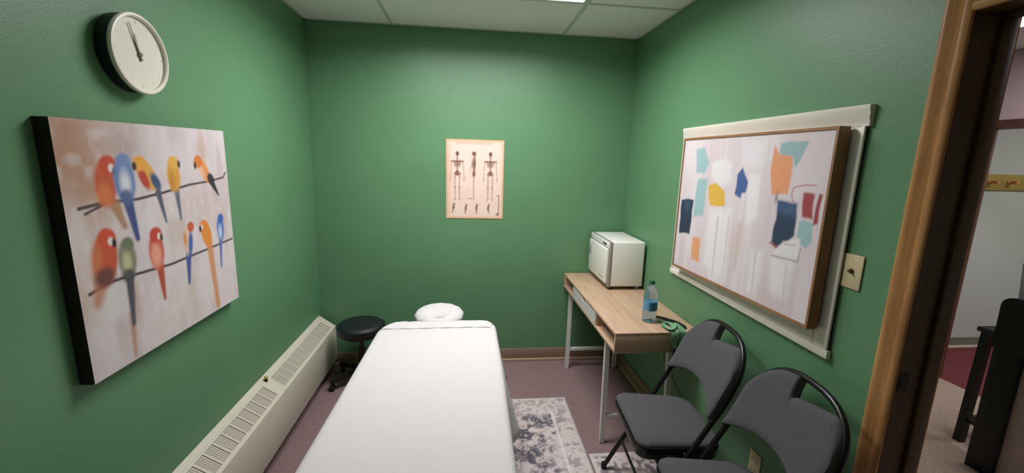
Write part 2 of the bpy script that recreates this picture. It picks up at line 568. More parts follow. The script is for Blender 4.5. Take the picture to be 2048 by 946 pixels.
cv.gauss((178, 140, 112), (0.24, 0.25), 0.022, 0.07, 0.7)
n4 = cv.noise(45, 28, 9); n5 = cv.noise(18, 9, 10)
cv.put((222, 216, 218), (n4 - 0.55) * 3, 0.4)
cv.put((182, 160, 148), (n5 - 0.62) * 3.5, 0.4)
cv.put((170, 160, 168), (n4 - 0.62) * -2.0 - 0.5, 0.15)
TW = (72, 58, 62)
cv.line(TW, [(0.053, 0.675), (0.162, 0.686), (0.317, 0.681), (0.487, 0.696), (0.667, 0.718), (0.823, 0.724), (0.956, 0.738), (0.985, 0.765)], 0.0052, 0.0036)
cv.line(TW, [(0.074, 0.652), (0.161, 0.68)], 0.004)
cv.line(TW, [(0.04, 0.350), (0.134, 0.37), (0.211, 0.367), (0.331, 0.36), (0.468, 0.352), (0.605, 0.357), (0.761, 0.362), (0.99, 0.372)], 0.0055, 0.004)
# upper row
cv.line((168, 124, 84), [(0.21, 0.667), (0.241, 0.577)], 0.020, 0.010, 0.012, 0.9)
cv.ell((192, 86, 50), (0.184, 0.765), 0.040, 0.072, -6, 0.012)
cv.ell((214, 122, 66), (0.170, 0.715), 0.028, 0.035, 0, 0.02, 0.8)
cv.ell((196, 74, 44), (0.205, 0.830), 0.032, 0.030, 0, 0.010)
cv.ell((225, 215, 205), (0.216, 0.818), 0.011, 0.013, 0, 0.006)
cv.ell((40, 34, 36), (0.228, 0.803), 0.008, 0.012, 0, 0.006)
cv.line((62, 74, 128), [(0.275, 0.675), (0.297, 0.515)], 0.020, 0.010, 0.010)
cv.ell((104, 130, 176), (0.272, 0.765), 0.042, 0.072, 0, 0.012)
cv.ell((112, 138, 184), (0.278, 0.842), 0.030, 0.026, 0, 0.010)
cv.ell((216, 218, 222), (0.274, 0.752), 0.020, 0.040, 0, 0.020, 0.95)
cv.ell((70, 86, 130), (0.270, 0.700), 0.024, 0.022, 0, 0.016, 0.9)
cv.line((84, 92, 110), [(0.446, 0.70), (0.474, 0.560)], 0.014, 0.005, 0.008)
cv.ell((220, 166, 76), (0.392, 0.785), 0.034, 0.064, 32, 0.010)
cv.ell((182, 60, 50), (0.374, 0.766), 0.017, 0.040, 24, 0.010)
cv.ell((62, 82, 120), (0.440, 0.748), 0.018, 0.034, 30, 0.010)
cv.ell((226, 160, 62), (0.360, 0.832), 0.029, 0.025, 0, 0.008)
cv.ell((70, 46, 36), (0.330, 0.822), 0.010, 0.014, 0, 0.006)
cv.line((92, 104, 124), [(0.566, 0.705), (0.574, 0.555)], 0.014, 0.005, 0.009)
cv.ell((216, 160, 62), (0.558, 0.770), 0.035, 0.060, 0, 0.012)
cv.ell((226, 176, 80), (0.566, 0.832), 0.028, 0.024, 0, 0.008)
cv.ell((70, 52, 36), (0.602, 0.822), 0.008, 0.014, 0, 0.006)
cv.ell((186, 128, 50), (0.545, 0.745), 0.016, 0.036, 0, 0.016, 0.7)
cv.line((40, 38, 48), [(0.835, 0.735), (0.895, 0.645)], 0.018, 0.005, 0.008)
cv.ell((230, 150, 86), (0.790, 0.785), 0.026, 0.058, 32, 0.010)
cv.ell((228, 196, 168), (0.765, 0.785), 0.014, 0.036, 30, 0.012, 0.8)
cv.ell((46, 42, 54), (0.842, 0.735), 0.020, 0.028, 40, 0.008)
cv.ell((218, 124, 56), (0.748, 0.832), 0.026, 0.025, 0, 0.008)
cv.ell((66, 44, 36), (0.722, 0.812), 0.008, 0.014, 0, 0.006)
# lower row
cv.line((186, 116, 80), [(0.092, 0.375), (0.066, 0.300)], 0.024, 0.014, 0.02, 0.8)
cv.ell((196, 84, 52), (0.130, 0.470), 0.044, 0.086, -10, 0.012)
cv.ell((206, 120, 76), (0.090, 0.465), 0.020, 0.055, -8, 0.02, 0.8)
cv.ell((96, 60, 56), (0.115, 0.395), 0.036, 0.030, 0, 0.022, 0.9)
cv.ell((204, 76, 46), (0.148, 0.545), 0.032, 0.030, 0, 0.008)
cv.ell((226, 216, 206), (0.163, 0.530), 0.010, 0.013, 0, 0.006)
cv.ell((38, 34, 36), (0.178, 0.520), 0.008, 0.014, 0, 0.006)
cv.line((178, 126, 86), [(0.212, 0.20), (0.20, 0.02)], 0.012, 0.006, 0.014, 0.8)
cv.line((78, 76, 84), [(0.228, 0.372), (0.214, 0.160)], 0.018, 0.008, 0.010)
cv.ell((128, 130, 104), (0.230, 0.440), 0.036, 0.062, 0, 0.012)
cv.ell((110, 118, 96), (0.240, 0.500), 0.025, 0.024, 0, 0.010)
cv.ell((192, 188, 150), (0.226, 0.425), 0.018, 0.034, 0, 0.016, 0.9)
cv.ell((66, 66, 72), (0.222, 0.372), 0.026, 0.020, 0, 0.014, 0.9)
cv.line((176, 76, 52), [(0.400, 0.355), (0.404, 0.205)], 0.018, 0.007, 0.010)
cv.ell((200, 84, 66), (0.391, 0.435), 0.036, 0.066, 0, 0.012)
cv.ell((228, 164, 134), (0.387, 0.418), 0.024, 0.042, 0, 0.018, 0.95)
cv.ell((196, 66, 50), (0.398, 0.510), 0.029, 0.027, 0, 0.008)
cv.ell((228, 214, 204), (0.416, 0.500), 0.008, 0.012, 0, 0.006)
cv.ell((50, 36, 36), (0.430, 0.492), 0.007, 0.012, 0, 0.006)
cv.line((66, 86, 148), [(0.600, 0.395), (0.578, 0.225)], 0.018, 0.007, 0.010)
cv.ell((222, 196, 172), (0.598, 0.440), 0.022, 0.052, -8, 0.012)
cv.ell((70, 96, 160), (0.622, 0.425), 0.013, 0.045, -10, 0.010)
cv.ell((206, 130, 70), (0.585, 0.450), 0.010, 0.028, 0, 0.012, 0.9)
cv.ell((200, 92, 58), (0.635, 0.505), 0.020, 0.020, 0, 0.008)
cv.line((206, 140, 84), [(0.770, 0.385), (0.792, 0.03)], 0.020, 0.014, 0.014, 0.9)
cv.ell((222, 140, 56), (0.755, 0.445), 0.032, 0.056, 12, 0.010)
cv.ell((224, 132, 50), (0.738, 0.490), 0.027, 0.025, 0, 0.008)
cv.ell((226, 214, 200), (0.722, 0.488), 0.008, 0.011, 0, 0.006)
cv.ell((60, 40, 36), (0.708, 0.480), 0.008, 0.013, 0, 0.006)
cv.line((92, 112, 166), [(0.874, 0.395), (0.857, 0.235)], 0.012, 0.005, 0.010)
cv.ell((72, 114, 190), (0.882, 0.450), 0.026, 0.054, 0, 0.010)
cv.ell((196, 208, 224), (0.878, 0.435), 0.014, 0.030, 0, 0.014, 0.85)
cv.ell((64, 100, 176), (0.893, 0.508), 0.021, 0.021, 0, 0.008)
PTL, PTR, PBR, PBL = V(0, 1.236, 1.7235), V(0, 2.031, 1.735), V(0, 2.031, 0.966), V(0, 1.242, 0.967)
XP = XL + 0.040
def fm(u, v):
    p = (PBL * (1 - u) + PBR * u) * (1 - v) + (PTL * (1 - u) + PTR * u) * v
    return V(XP, p.y, p.z)
o = build('canvas_painting', painted_slab(cv, fm, (-0.0392, 0, 0)), [mat_paint('parrot_painting', 0.65, 0.15), M_CANVAS_EDGE], None, False, fix=False)
tag(o, 'square canvas painting of colourful parrots perched on two branches', 'painting')

# ---------------------------------------------------------------- skeleton poster
cv = Canvas(0.434, 0.594, 100, 136, (240, 214, 198))
n1 = cv.noise(20, 20, 5)
cv.put((232, 200, 180), (n1 - 0.45) * 1.5, 0.5)
ed = np.minimum(np.minimum(cv.X, cv.W - cv.X), np.minimum(cv.Y, cv.H - cv.Y))
cv.put((226, 172, 124), np.exp(-(ed / 0.014) ** 2), 0.95)
cv.put((224, 180, 140), np.exp(-(cv.X / 0.03) ** 2), 0.7)
cv.put((214, 176, 152), np.exp(-((cv.Y - 0.955 * cv.H) / 0.010) ** 2) * (cv.u > 0.16) * (cv.u < 0.80), 0.75)
BK = (120, 78, 58)
def skel(cx, side=False):
    def q(x, y): return (cx + x, y)
    if not side:
        cv.ell(BK, q(0, 0.822), 0.013, 0.017, 0, 0.006, 0.95)
        cv.ell((84, 52, 40), q(0, 0.832), 0.008, 0.008, 0, 0.006, 0.6)
        cv.line(BK, [q(0, 0.80), q(0, 0.56)], 0.0045, None, 0.006, 0.9)
        cv.line(BK, [q(-0.098, 0.727), q(0.098, 0.727)], 0.0055, None, 0.006, 0.9)
        cv.poly(BK, [q(-0.07, 0.735), q(0.07, 0.735), q(0.045, 0.655), q(-0.045, 0.655)], 0.012, 0.75)
        for k in range(4):
            cv.line((226, 196, 176), [q(-0.05, 0.712 - 0.017 * k), q(0.05, 0.712 - 0.017 * k)], 0.0012, None, 0.003, 0.6)
        cv.poly(BK, [q(-0.062, 0.57), q(-0.02, 0.61), q(0.02, 0.61), q(0.062, 0.57), q(0.02, 0.548), q(-0.02, 0.548)], 0.008, 0.85)
        for s in (-1, 1):
            cv.line(BK, [q(0.098 * s, 0.727), q(0.108 * s, 0.62), q(0.118 * s, 0.52)], 0.003, 0.002, 0.006, 0.6)
            cv.ell(BK, q(0.118 * s, 0.50), 0.005, 0.012, 0, 0.007, 0.55)
            cv.line(BK, [q(0.04 * s, 0.555), q(0.038 * s, 0.41), q(0.036 * s, 0.25)], 0.0042, 0.0032, 0.006, 0.62)
            cv.ell(BK, q(0.038 * s, 0.40), 0.005, 0.008, 0, 0.006, 0.7)
            cv.line(BK, [q(0.036 * s, 0.248), q(0.05 * s, 0.238)], 0.004, None, 0.006, 0.7)
    else:
        cv.ell(BK, q(0.002, 0.826), 0.017, 0.016, 0, 0.006, 0.95)
        cv.line(BK, [q(0.01, 0.80), q(0.016, 0.72), q(0.006, 0.60)], 0.006, None, 0.006, 0.9)
        cv.ell(BK, q(-0.004, 0.70), 0.016, 0.042, 0, 0.012, 0.75)
        cv.ell(BK, q(0.0, 0.575), 0.012, 0.024, 0, 0.008, 0.9)
        cv.line(BK, [q(0.0, 0.72), q(-0.06, 0.66), q(-0.062, 0.60)], 0.003, None, 0.006, 0.5)
        cv.line(BK, [q(0.0, 0.56), q(-0.004, 0.41), q(0.002, 0.262), q(-0.09, 0.256)], 0.004, 0.003, 0.006, 0.65)
skel(0.193); skel(0.479, True); skel(0.766)
for k, (x, y) in enumerate([(0.127, 0.140), (0.341, 0.128), (0.530, 0.133), (0.738, 0.133)]):
    cv.line(BK, [(x + 0.012, y + 0.05), (x, y), (x - 0.02 + 0.01 * k, y - 0.06)], 0.007, 0.004, 0.008, 0.85)
    cv.ell((84, 52, 40), (x + 0.002, y + 0.004), 0.008, 0.014, 0, 0.008, 0.7)
cv.line(BK, [(0.921, 0.30), (0.925, 0.17), (0.918, 0.05)], 0.0042, None, 0.008, 0.75)
cv.ell(BK, (0.900, 0.30), 0.010, 0.005, 0, 0.006, 0.6); cv.ell(BK, (0.905, 0.055), 0.012, 0.010, 0, 0.008, 0.8)
PX0, PX1 = -0.153, 0.281
def fm(u, v): return V(PX0 + (PX1 - PX0) * u, YB - 0.004, 1.188 + 0.594 * v)
o = build('poster', painted_slab(cv, fm, (0, 0.004, 0)), [mat_paint('poster_print', 0.7), mat('poster_edge', (226, 180, 140), 0.8)], None, False, fix=False)
tag(o, 'vintage anatomy poster of three human skeletons on cream paper', 'poster')

# ---------------------------------------------------------------- white trimmed board on the right wall
board = thing('wall_board', (XR, 1.8, 0.98), 'white wooden trimmed wall board behind the abstract painting', 'board')
by0, by1, bz0, bz1 = 1.232, 2.372, 0.990, 1.847
boxes('panel', [(XR - 0.007, XR - 0.0005, by0 + 0.03, by1 - 0.02, bz0 + 0.02, bz1 - 0.03)], M_WHITE, board, 0)
bm = B()
hp = [(0, 0.0), (0.013, 0.0), (0.013, 0.018), (0.016, 0.022), (0.016, 0.044), (0.020, 0.050), (0.020, 0.066), (0, 0.066)]
prism(bm, [(XR - a, by0 - 0.006, bz1 - 0.066 + b) for a, b in hp], (0, by1 - by0 + 0.010, 0))
build('head_rail', bm, M_WHITE, board)
bm = B()
box(bm, XR - 0.018, XR, by0 - 0.004, by1 + 0.004, bz0, bz0 + 0.030, bev=0.003)
box(bm, XR - 0.012, XR, by0 + 0.070, by1 - 0.070, bz0 + 0.030, bz0 + 0.075, bev=0.002)
build('bottom_rail', bm, M_WHITE, board)
for (a, b, sg) in ((by0 + 0.004, by0 + 0.068, 1), (by1 - 0.068, by1 - 0.004, -1)):
    bm = B()
    box(bm, XR - 0.012, XR, a, b, bz0 + 0.03, bz1 - 0.066, bev=0.003)
    e = a if sg > 0 else b
    box(bm, XR - 0.016, XR, min(e, e + sg * 0.014), max(e, e + sg * 0.014), bz0 + 0.03, bz1 - 0.066, bev=0.003)
    build('side_rail', bm, M_WHITE, board)

# ---------------------------------------------------------------- abstract painting in a wooden frame
cv = Canvas(0.965, 0.69, 260, 190, (222, 211, 213))
n1 = cv.noise(22, 3, 11); n2 = cv.noise(8, 5, 12); n3 = cv.noise(40, 4, 13)
cv.put((236, 228, 230), (n1 - 0.35) * 1.5, 0.7)
cv.put((212, 194, 202), (n3 - 0.5) * 1.8, 0.6)
cv.put((214, 186, 176), (n2 - 0.5) * 1.6, 0.5)
W_ = (242, 239, 240)
cv.poly(W_, [(0.31, 0.50), (0.49, 0.53), (0.50, 0.06), (0.40, 0.03), (0.30, 0.10)], 0.05, 0.75)
cv.poly(W_, [(0.58, 0.76), (0.655, 0.77), (0.67, 0.50), (0.60, 0.46)], 0.02, 0.8)
cv.poly(W_, [(0.66, 0.30), (0.73, 0.32), (0.72, 0.02), (0.66, 0.03)], 0.03, 0.7)
cv.poly(W_, [(0.78, 0.30), (0.90, 0.31), (0.88, 0.08), (0.80, 0.10)], 0.04, 0.7)
cv.poly(W_, [(0.52, 0.98), (0.66, 0.96), (0.66, 0.82), (0.54, 0.80)], 0.05, 0.6)
for k, (x, t, b, w) in enumerate([(0.345, 0.5, 0.16, 0.008), (0.39, 0.45, 0.05, 0.010), (0.44, 0.5, 0.12, 0.008), (0.475, 0.48, 0.06, 0.006), (0.03, 0.25, 0.02, 0.006), (0.075, 0.24, 0.06, 0.005), (0.12, 0.26, 0.02, 0.006), (0.69, 0.3, 0.03, 0.008), (0.82, 0.28, 0.06, 0.007), (0.87, 0.28, 0.04, 0.006)]):
    cv.line((232, 229, 229) if k % 2 == 0 else (206, 194, 198), [(x, t), (x + 0.006, b)], w, w * 0.6, 0.008, 0.65)
cv.poly((202, 178, 170), [(0.55, 0.45), (0.575, 0.45), (0.575, 0.15), (0.55, 0.12)], 0.03, 0.6)
TEAL = (160, 194, 194)
cv.poly(TEAL, [(0.126, 0.931), (0.207, 0.939), (0.26, 0.83), (0.232, 0.749), (0.15, 0.756)], 0.012, 1, 0.002)
cv.poly(TEAL, [(0.17, 0.706), (0.262, 0.721), (0.259, 0.446), (0.166, 0.419), (0.159, 0.536)], 0.012, 1, 0.002)
cv.poly((40, 58, 78), [(0.02, 0.539), (0.148, 0.552), (0.145, 0.284), (0.028, 0.267)], 0.008, 1, 0.0022)
cv.ell((70, 90, 112), (0.09, 0.50), 0.03, 0.03, 0, 0.04, 0.6)
cv.poly((230, 164, 116), [(0.178, 0.263), (0.255, 0.278), (0.265, 0.098), (0.188, 0.095)], 0.010, 1, 0.002)
cv.poly((226, 182, 74), [(0.276, 0.672), (0.352, 0.693), (0.424, 0.637), (0.43, 0.543), (0.306, 0.525)], 0.007, 1, 0.002)
cv.poly((232, 229, 228), [(0.285, 0.83), (0.399, 0.858), (0.453, 0.813), (0.463, 0.705), (0.366, 0.679), (0.3, 0.713)], 0.02, 1, 0.003)
cv.poly((72, 100, 152), [(0.502, 0.761), (0.532, 0.806), (0.58, 0.713), (0.573, 0.651), (0.543, 0.607), (0.498, 0.635)], 0.009, 1, 0.002)
cv.ell((228, 226, 228), (0.557, 0.628), 0.012, 0.012, 0, 0.01)
cv.poly((232, 160, 112), [(0.718, 0.94), (0.749, 0.888), (0.819, 0.871), (0.829, 0.775), (0.819, 0.665), (0.733, 0.659), (0.708, 0.818)], 0.008, 1, 0.0015)
cv.poly((154, 186, 186), [(0.749, 0.949), (0.89, 0.955), (0.877, 0.906), (0.852, 0.842), (0.838, 0.812), (0.819, 0.871), (0.749, 0.888)], 0.008, 1, 0.0015)
cv.line((190, 110, 112), [(0.877, 0.599), (0.85, 0.64), (0.841, 0.67), (0.85, 0.709), (0.90, 0.724), (0.949, 0.727)], 0.0022, None, 0.003, 0.9)
cv.poly((164, 66, 72), [(0.896, 0.683), (0.949, 0.684), (0.955, 0.553), (0.907, 0.552)], 0.010, 1, 0.002)
cv.poly((156, 54, 62), [(0.968, 0.691), (0.983, 0.685), (0.98, 0.536), (0.959, 0.524)], 0.008, 1, 0.0015)
cv.poly((44, 62, 88), [(0.779, 0.624), (0.876, 0.622), (0.887, 0.448), (0.793, 0.352), (0.768, 0.387), (0.777, 0.52)], 0.009, 1, 0.0022)
cv.poly((70, 96, 136), [(0.779, 0.624), (0.876, 0.622), (0.874, 0.55), (0.782, 0.56)], 0.03, 0.8)
cv.ell((120, 110, 122), (0.765, 0.64), 0.008, 0.02, 0, 0.012, 0.8)
cv.poly((158, 192, 192), [(0.896, 0.534), (0.957, 0.538), (0.973, 0.44), (0.944, 0.394), (0.902, 0.421)], 0.009, 1, 0.0022)
cv.poly((232, 229, 229), [(0.833, 0.404), (0.916, 0.44), (0.918, 0.333), (0.789, 0.318)], 0.012, 1, 0.002)
cv.line((130, 126, 130), [(0.783, 0.308), (0.92, 0.315), (0.924, 0.389)], 0.0022, None, 0.004, 0.8)
cv.line((184, 70, 78), [(0.764, 0.378), (0.807, 0.365)], 0.004, None, 0.005, 0.9)
cv.line((190, 110, 112), [(0.84, 0.39), (0.90, 0.40)], 0.002, None, 0.004, 0.7)
fy0, fy1 = 1.279, 2.272
fzn0, fzn1 = 1.082, 1.783      # near end bottom / top
fzf0, fzf1 = 1.062, 1.786      # far end
XA = 1.204; XAB = XR - 0.022
apaint = thing('framed_painting', (XR - 0.05, 1.77, 1.07), 'large abstract painting of colour blocks in a thin brown wooden frame', 'painting')
def fpt(s, t, x):
    z0 = fzn0 + (fzf0 - fzn0) * s; z1 = fzn1 + (fzf1 - fzn1) * s
    return V(x, fy0 + (fy1 - fy0) * s, z0 + (z1 - z0) * t)
FW = 0.011 / 0.99; FH = 0.011 / 0.7
def fm(u, v):
    s = 1 - (FW + (1 - 2 * FW) * u); tt = FH + (1 - 2 * FH) * v
    return fpt(s, tt, XA + 0.004)
build('canvas', painted_slab(cv, fm, (0.02, 0, 0)), [mat_paint('abstract_painting', 0.6, 0.15), M_CANVAS_EDGE], apaint, False, fix=False)
def fbar(name, s0, s1, t0, t1, m):
    bm = B()
    prism(bm, [fpt(s0, t0, XA), fpt(s1, t0, XA), fpt(s1, t1, XA), fpt(s0, t1, XA)], (XAB - XA, 0, 0))
    build(name, bm, m, apaint, False)
fbar('frame_side', 0, FW * 0.92, 0, 1, M_TAN_FRAME)
fbar('frame_side', 1 - FW * 0.92, 1, 0, 1, M_TAN_FRAME)
fbar('frame_rail', FW * 0.92, 1 - FW * 0.92, 0, FH * 0.92, M_TAN_FRAME_Y)
fbar('frame_rail', FW * 0.92, 1 - FW * 0.92, 1 - FH * 0.92, 1, M_TAN_FRAME_Y)

# ---------------------------------------------------------------- wall plate and outlet
wp = thing('wall_plate', (XR, 1.203, 1.257), 'ivory wall plate with a small dark jack beside the oak doorway', 'wall plate')
bm = B(); box(bm, XR - 0.006, XR, 1.168, 1.238, 1.257, 1.371, bev=0.003); build('plate', bm, M_BEIGE_PL, wp)
bm = B()
lathe(bm, [(0.0085, 0), (0.0085, -0.004), (0.005, -0.004), (0.005, -0.012), (0, -0.012)], (XR - 0.0055, 1.203, 1.316), 16, 'X')
build('jack', bm, mat('aged_brass', (110, 92, 60), 0.35, 0.7), wp)
for z in (1.278, 1.350):
    bm = B(); lathe(bm, [(0.0032, 0), (0.0028, -0.0012), (0, -0.0012)], (XR - 0.0055, 1.203, z), 12, 'X'); build('screw', bm, M_BEIGE_PL, wp)

ol = thing('power_outlet', (XR, 1.492, 0.302), 'beige power outlet low on the green wall behind the nearer folding chair', 'outlet')
bm = B(); box(bm, XR - 0.006, XR, 1.457, 1.527, 0.302, 0.418, bev=0.003); build('plate', bm, M_BEIGE_PL, ol)
for z in (0.335, 0.385):
    bm = B()
    box(bm, XR - 0.008, XR - 0.005, 1.475, 1.509, z - 0.014, z + 0.014, bev=0.003)
    s = build('socket', bm, M_BEIGE_PL, ol)
    bm = B()
    box(bm, XR - 0.0084, XR - 0.0078, 1.483, 1.4855, z - 0.003, z + 0.007)
    box(bm, XR - 0.0084, XR - 0.0078, 1.4985, 1.501, z - 0.003, z + 0.007)
    build('slots', bm, M_DARK, s)

# ---------------------------------------------------------------- clock
ck = thing('wall_clock', (XL, 1.588, 1.95), 'round white wall clock above the parrot canvas', 'clock')
CR = 0.125; cc = (XL + 0.0, 1.582, 1.952)
bm = B()
lathe(bm, [(CR - 0.010, 0), (CR - 0.004, 0.004), (CR - 0.002, 0.040), (0, 0.040)], cc, 56, 'X')
build('back_case', bm, M_BLACK_S, ck)
bm = B()
sec = [(CR - 0.004, 0.040), (CR, 0.041), (CR + 0.001, 0.047), (CR - 0.002, 0.052), (CR - 0.008, 0.053), (CR - 0.012, 0.050), (CR - 0.013, 0.040)]
lathe_ring(bm, sec, cc, 56)
build('bezel', bm, mat('clock_white', (236, 232, 216), 0.4), ck)
bm = B(); lathe(bm, [(CR - 0.0132, 0.0402), (CR - 0.0132, 0.0415), (0, 0.0415)], cc, 56, 'X')
build('dial', bm, mat('clock_dial', (228, 225, 208), 0.5), ck)
def hand(name, ang, L, w, h, m, tail=0.02):
    bm = B(); a = math.radians(ang)
    d = V(0, math.sin(a), math.cos(a)); s = V(0, math.cos(a), -math.sin(a))
    c = V(cc[0] + h, cc[1], cc[2])
    prism(bm, [c - d * tail - s * w, c - d * tail + s * w, c + d * L + s * w * 0.5, c + d * L - s * w * 0.5], (0.0012, 0, 0))
    build(name, bm, m, ck)
M_HAND = mat('clock_hand_grey', (120, 118, 108), 0.5)
M_HANDL = mat('clock_hand_light', (158, 155, 143), 0.5)
hand('hour_hand', -13, 0.062, 0.0048, 0.0432, M_HAND)
hand('minute_hand', -20, 0.096, 0.0036, 0.0455, M_HANDL)
bm = B(); lathe(bm, [(0.007, 0.0416), (0.007, 0.049), (0, 0.049)], cc, 16, 'X'); build('hub', bm, M_HAND, ck)
M_MARK = mat('clock_marks', (196, 192, 176), 0.5)
for k in range(12):
    a = 2 * PI * k / 12; L = 0.010 if k % 3 == 0 else 0.006
    d = V(0, math.sin(a), math.cos(a)); s = V(0, math.cos(a), -math.sin(a)); c = V(cc[0] + 0.0414, cc[1], cc[2]) + d * 0.094
    bm = B()
    prism(bm, [c - s * 0.0014, c + s * 0.0014, c + d * L + s * 0.0014, c + d * L - s * 0.0014], (0.0005, 0, 0))
    build('hour_mark', bm, M_MARK, ck)

# ================================================================= MASSAGE TABLE
TX, TW_, TZ = -0.160, 0.346, 0.657
TY0, TY1 = 0.62, 2.472
mt = thing('massage_table', (TX, 1.55, 0), 'massage table under the white sheet with a white padded face cradle', 'massage table')
bm = B(); box(bm, TX - TW_ + 0.012, TX + TW_ - 0.012, TY0 + 0.02, TY1 - 0.02, TZ - 0.085, TZ - 0.022, bev=0.018, seg=3)
build('padded_top', bm, M_VINYL, mt)
bm = B()
for x in (TX - 0.30, TX + 0.27): box(bm, x, x + 0.03, TY0 + 0.1, TY1 - 0.1, TZ - 0.14, TZ - 0.086)
for y in (TY0 + 0.1, 1.5, TY1 - 0.13): box(bm, TX - 0.27, TX + 0.27, y, y + 0.03, TZ - 0.14, TZ - 0.086)
build('apron', bm, M_OAK_Y, mt)
for x in (TX - 0.30, TX + 0.27):
    for y in (TY0 + 0.12, TY1 - 0.16):
        bm = B(); box(bm, x - 0.004, x + 0.034, y, y + 0.04, 0.0082, TZ - 0.086, bev=0.004); build('leg', bm, M_OAK, mt)
# face cradle: bracket + ring pad in a fitted cloth cover
bm = B()
for x in (TX - 0.09, TX + 0.09):
    tube(bm, [(x, TY1 - 0.06, TZ - 0.10), (x, TY1 + 0.02, TZ - 0.10), (x * 0.5 + TX * 0.5, TY1 + 0.10, TZ - 0.075), (x * 0.5 + TX * 0.5, TY1 + 0.2, TZ - 0.07)], 0.012)
build('cradle_bracket', bm, M_BLACK_S, mt)
bm = B()
cx, cy, cz = -0.170, 2.628, TZ - 0.024
N1, N2 = 64, 24
rg = []
for i in range(N1):
    a = 2 * PI * i / N1
    ring = []
    ox, oy = cx + 0.157 * math.cos(a), cy + 0.172 * math.sin(a)
    ix, iy = cx + 0.026 * math.cos(a), cy - 0.078 + 0.026 * math.sin(a)
    for j in range(N2):
        b = 2 * PI * j / N2
        t = 0.5 + 0.5 * math.cos(b)
        h = 0.034 * math.sin(b) * (1 if math.sin(b) > 0 else 0.8)
        wr = 0.0025 * math.sin(13 * a) * t
        ring.append(bm.verts.new((ix + (ox - ix) * t + wr, iy + (oy - iy) * t + wr, cz + h + 0.05 * (iy + (oy - iy) * t - cy))))
    rg.append(ring)
for i in range(N1):
    for j in range(N2):
        bm.faces.new([rg[i][j], rg[(i + 1) % N1][j], rg[(i + 1) % N1][(j + 1) % N2], rg[i][(j + 1) % N2]])
fc = build('face_cradle', bm, M_SHEET, mt)

# ---- sheet
def rrect(hx0, hx1, y0, y1, r_fl, r_fr, r_n, n=14):
    """plan outline: far-left, far-right, near-right, near-left corners"""
    P = []
    def arc(cx, cy, r, a0):
        for k in range(n + 1):
            a = a0 + (PI / 2) * k / n
            P.append((cx + r * math.cos(a), cy + r * math.sin(a)))
    arc(hx1 - r_fr, y1 - r_fr, r_fr, 0)
    m = 10
    for k in range(1, m): P.append((hx1 - r_fr + (hx0 + r_fl - hx1 + r_fr) * k / m, y1))
    arc(hx0 + r_fl, y1 - r_fl, r_fl, PI / 2)
    m = 44
    for k in range(1, m): P.append((hx0, y1 - r_fl + (y0 + r_n - y1 + r_fl) * k / m))
    arc(hx0 + r_n, y0 + r_n, r_n, PI)
    m = 10
    for k in range(1, m): P.append((hx0 + r_n + (hx1 - hx0 - 2 * r_n) * k / m, y0))
    arc(hx1 - r_n, y0 + r_n, r_n, 1.5 * PI)
    m = 44
    for k in range(1, m): P.append((hx1, y0 + r_n + (y1 - r_fr - y0 - r_n) * k / m))
    return P
OUT = rrect(TX - TW_, TX + TW_, TY0, TY1, 0.15, 0.09, 0.06)
NO = len(OUT)
def skew(x, y):   # the sheet widens a little towards the near left
    k = (TY1 - y)
    if x < TX: return x - 0.031 * k
    return x - 0.020 * max(0, k - 0.6)
def foot_drop(y):
    return 0.0
def crease(x, y):
    z = 0.0
    z += 0.0032 * math.exp(-((x - (-0.175 - 0.022 * (2.4 - y))) / 0.010) ** 2)
    z += 0.0024 * math.exp(-((x - (-0.36 - 0.010 * (2.4 - y))) / 0.012) ** 2)
    z += 0.0024 * math.exp(-((x - (0.03 - 0.018 * (2.4 - y))) / 0.012) ** 2)
    z += 0.0014 * math.sin(x * 9 + 2.1 * y) * math.sin(y * 4.3 + 1)
    return z
bm = B()
nrm = []
for i in range(NO):
    p0, p1 = OUT[i - 1], OUT[(i + 1) % NO]
    dx, dy = p1[0] - p0[0], p1[1] - p0[1]; L = math.hypot(dx, dy) or 1
    nrm.append((dy / L, -dx / L))
cen = []
rings = []
INS = [0.34, 0.30, 0.26, 0.22, 0.18, 0.14, 0.10, 0.07, 0.045, 0.03, 0.018, 0.008, 0.0]
fil = 0.03
def inset(p, d):
    x = min(max(p[0], TX - TW_ + d), TX + TW_ - d); y = min(max(p[1], TY0 + d), TY1 - d)
    f = 1 - d / 0.345
    # scale towards the spine for a clean nest
    return (TX + (p[0] - TX) * f, (TY0 + TY1) / 2 + (p[1] - (TY0 + TY1) / 2) * (1 - d / ((TY1 - TY0) / 2)))
for d in INS:
    ring = []
    for i, p in enumerate(OUT):
        x, y = inset(p, d)
        z = TZ + crease(x, y) - foot_drop(y)
        if d < fil: z -= fil - math.sqrt(max(fil ** 2 - (fil - d) ** 2, 0))
        ring.append(bm.verts.new((skew(x, y), y, z)))
    rings.append(ring)
arc_len = [0]
for i in range(1, NO): arc_len.append(arc_len[-1] + math.hypot(OUT[i][0] - OUT[i - 1][0], OUT[i][1] - OUT[i - 1][1]))
DR = [0.03, 0.07, 0.12, 0.17, 0.22, 0.27, 0.32, 0.36]
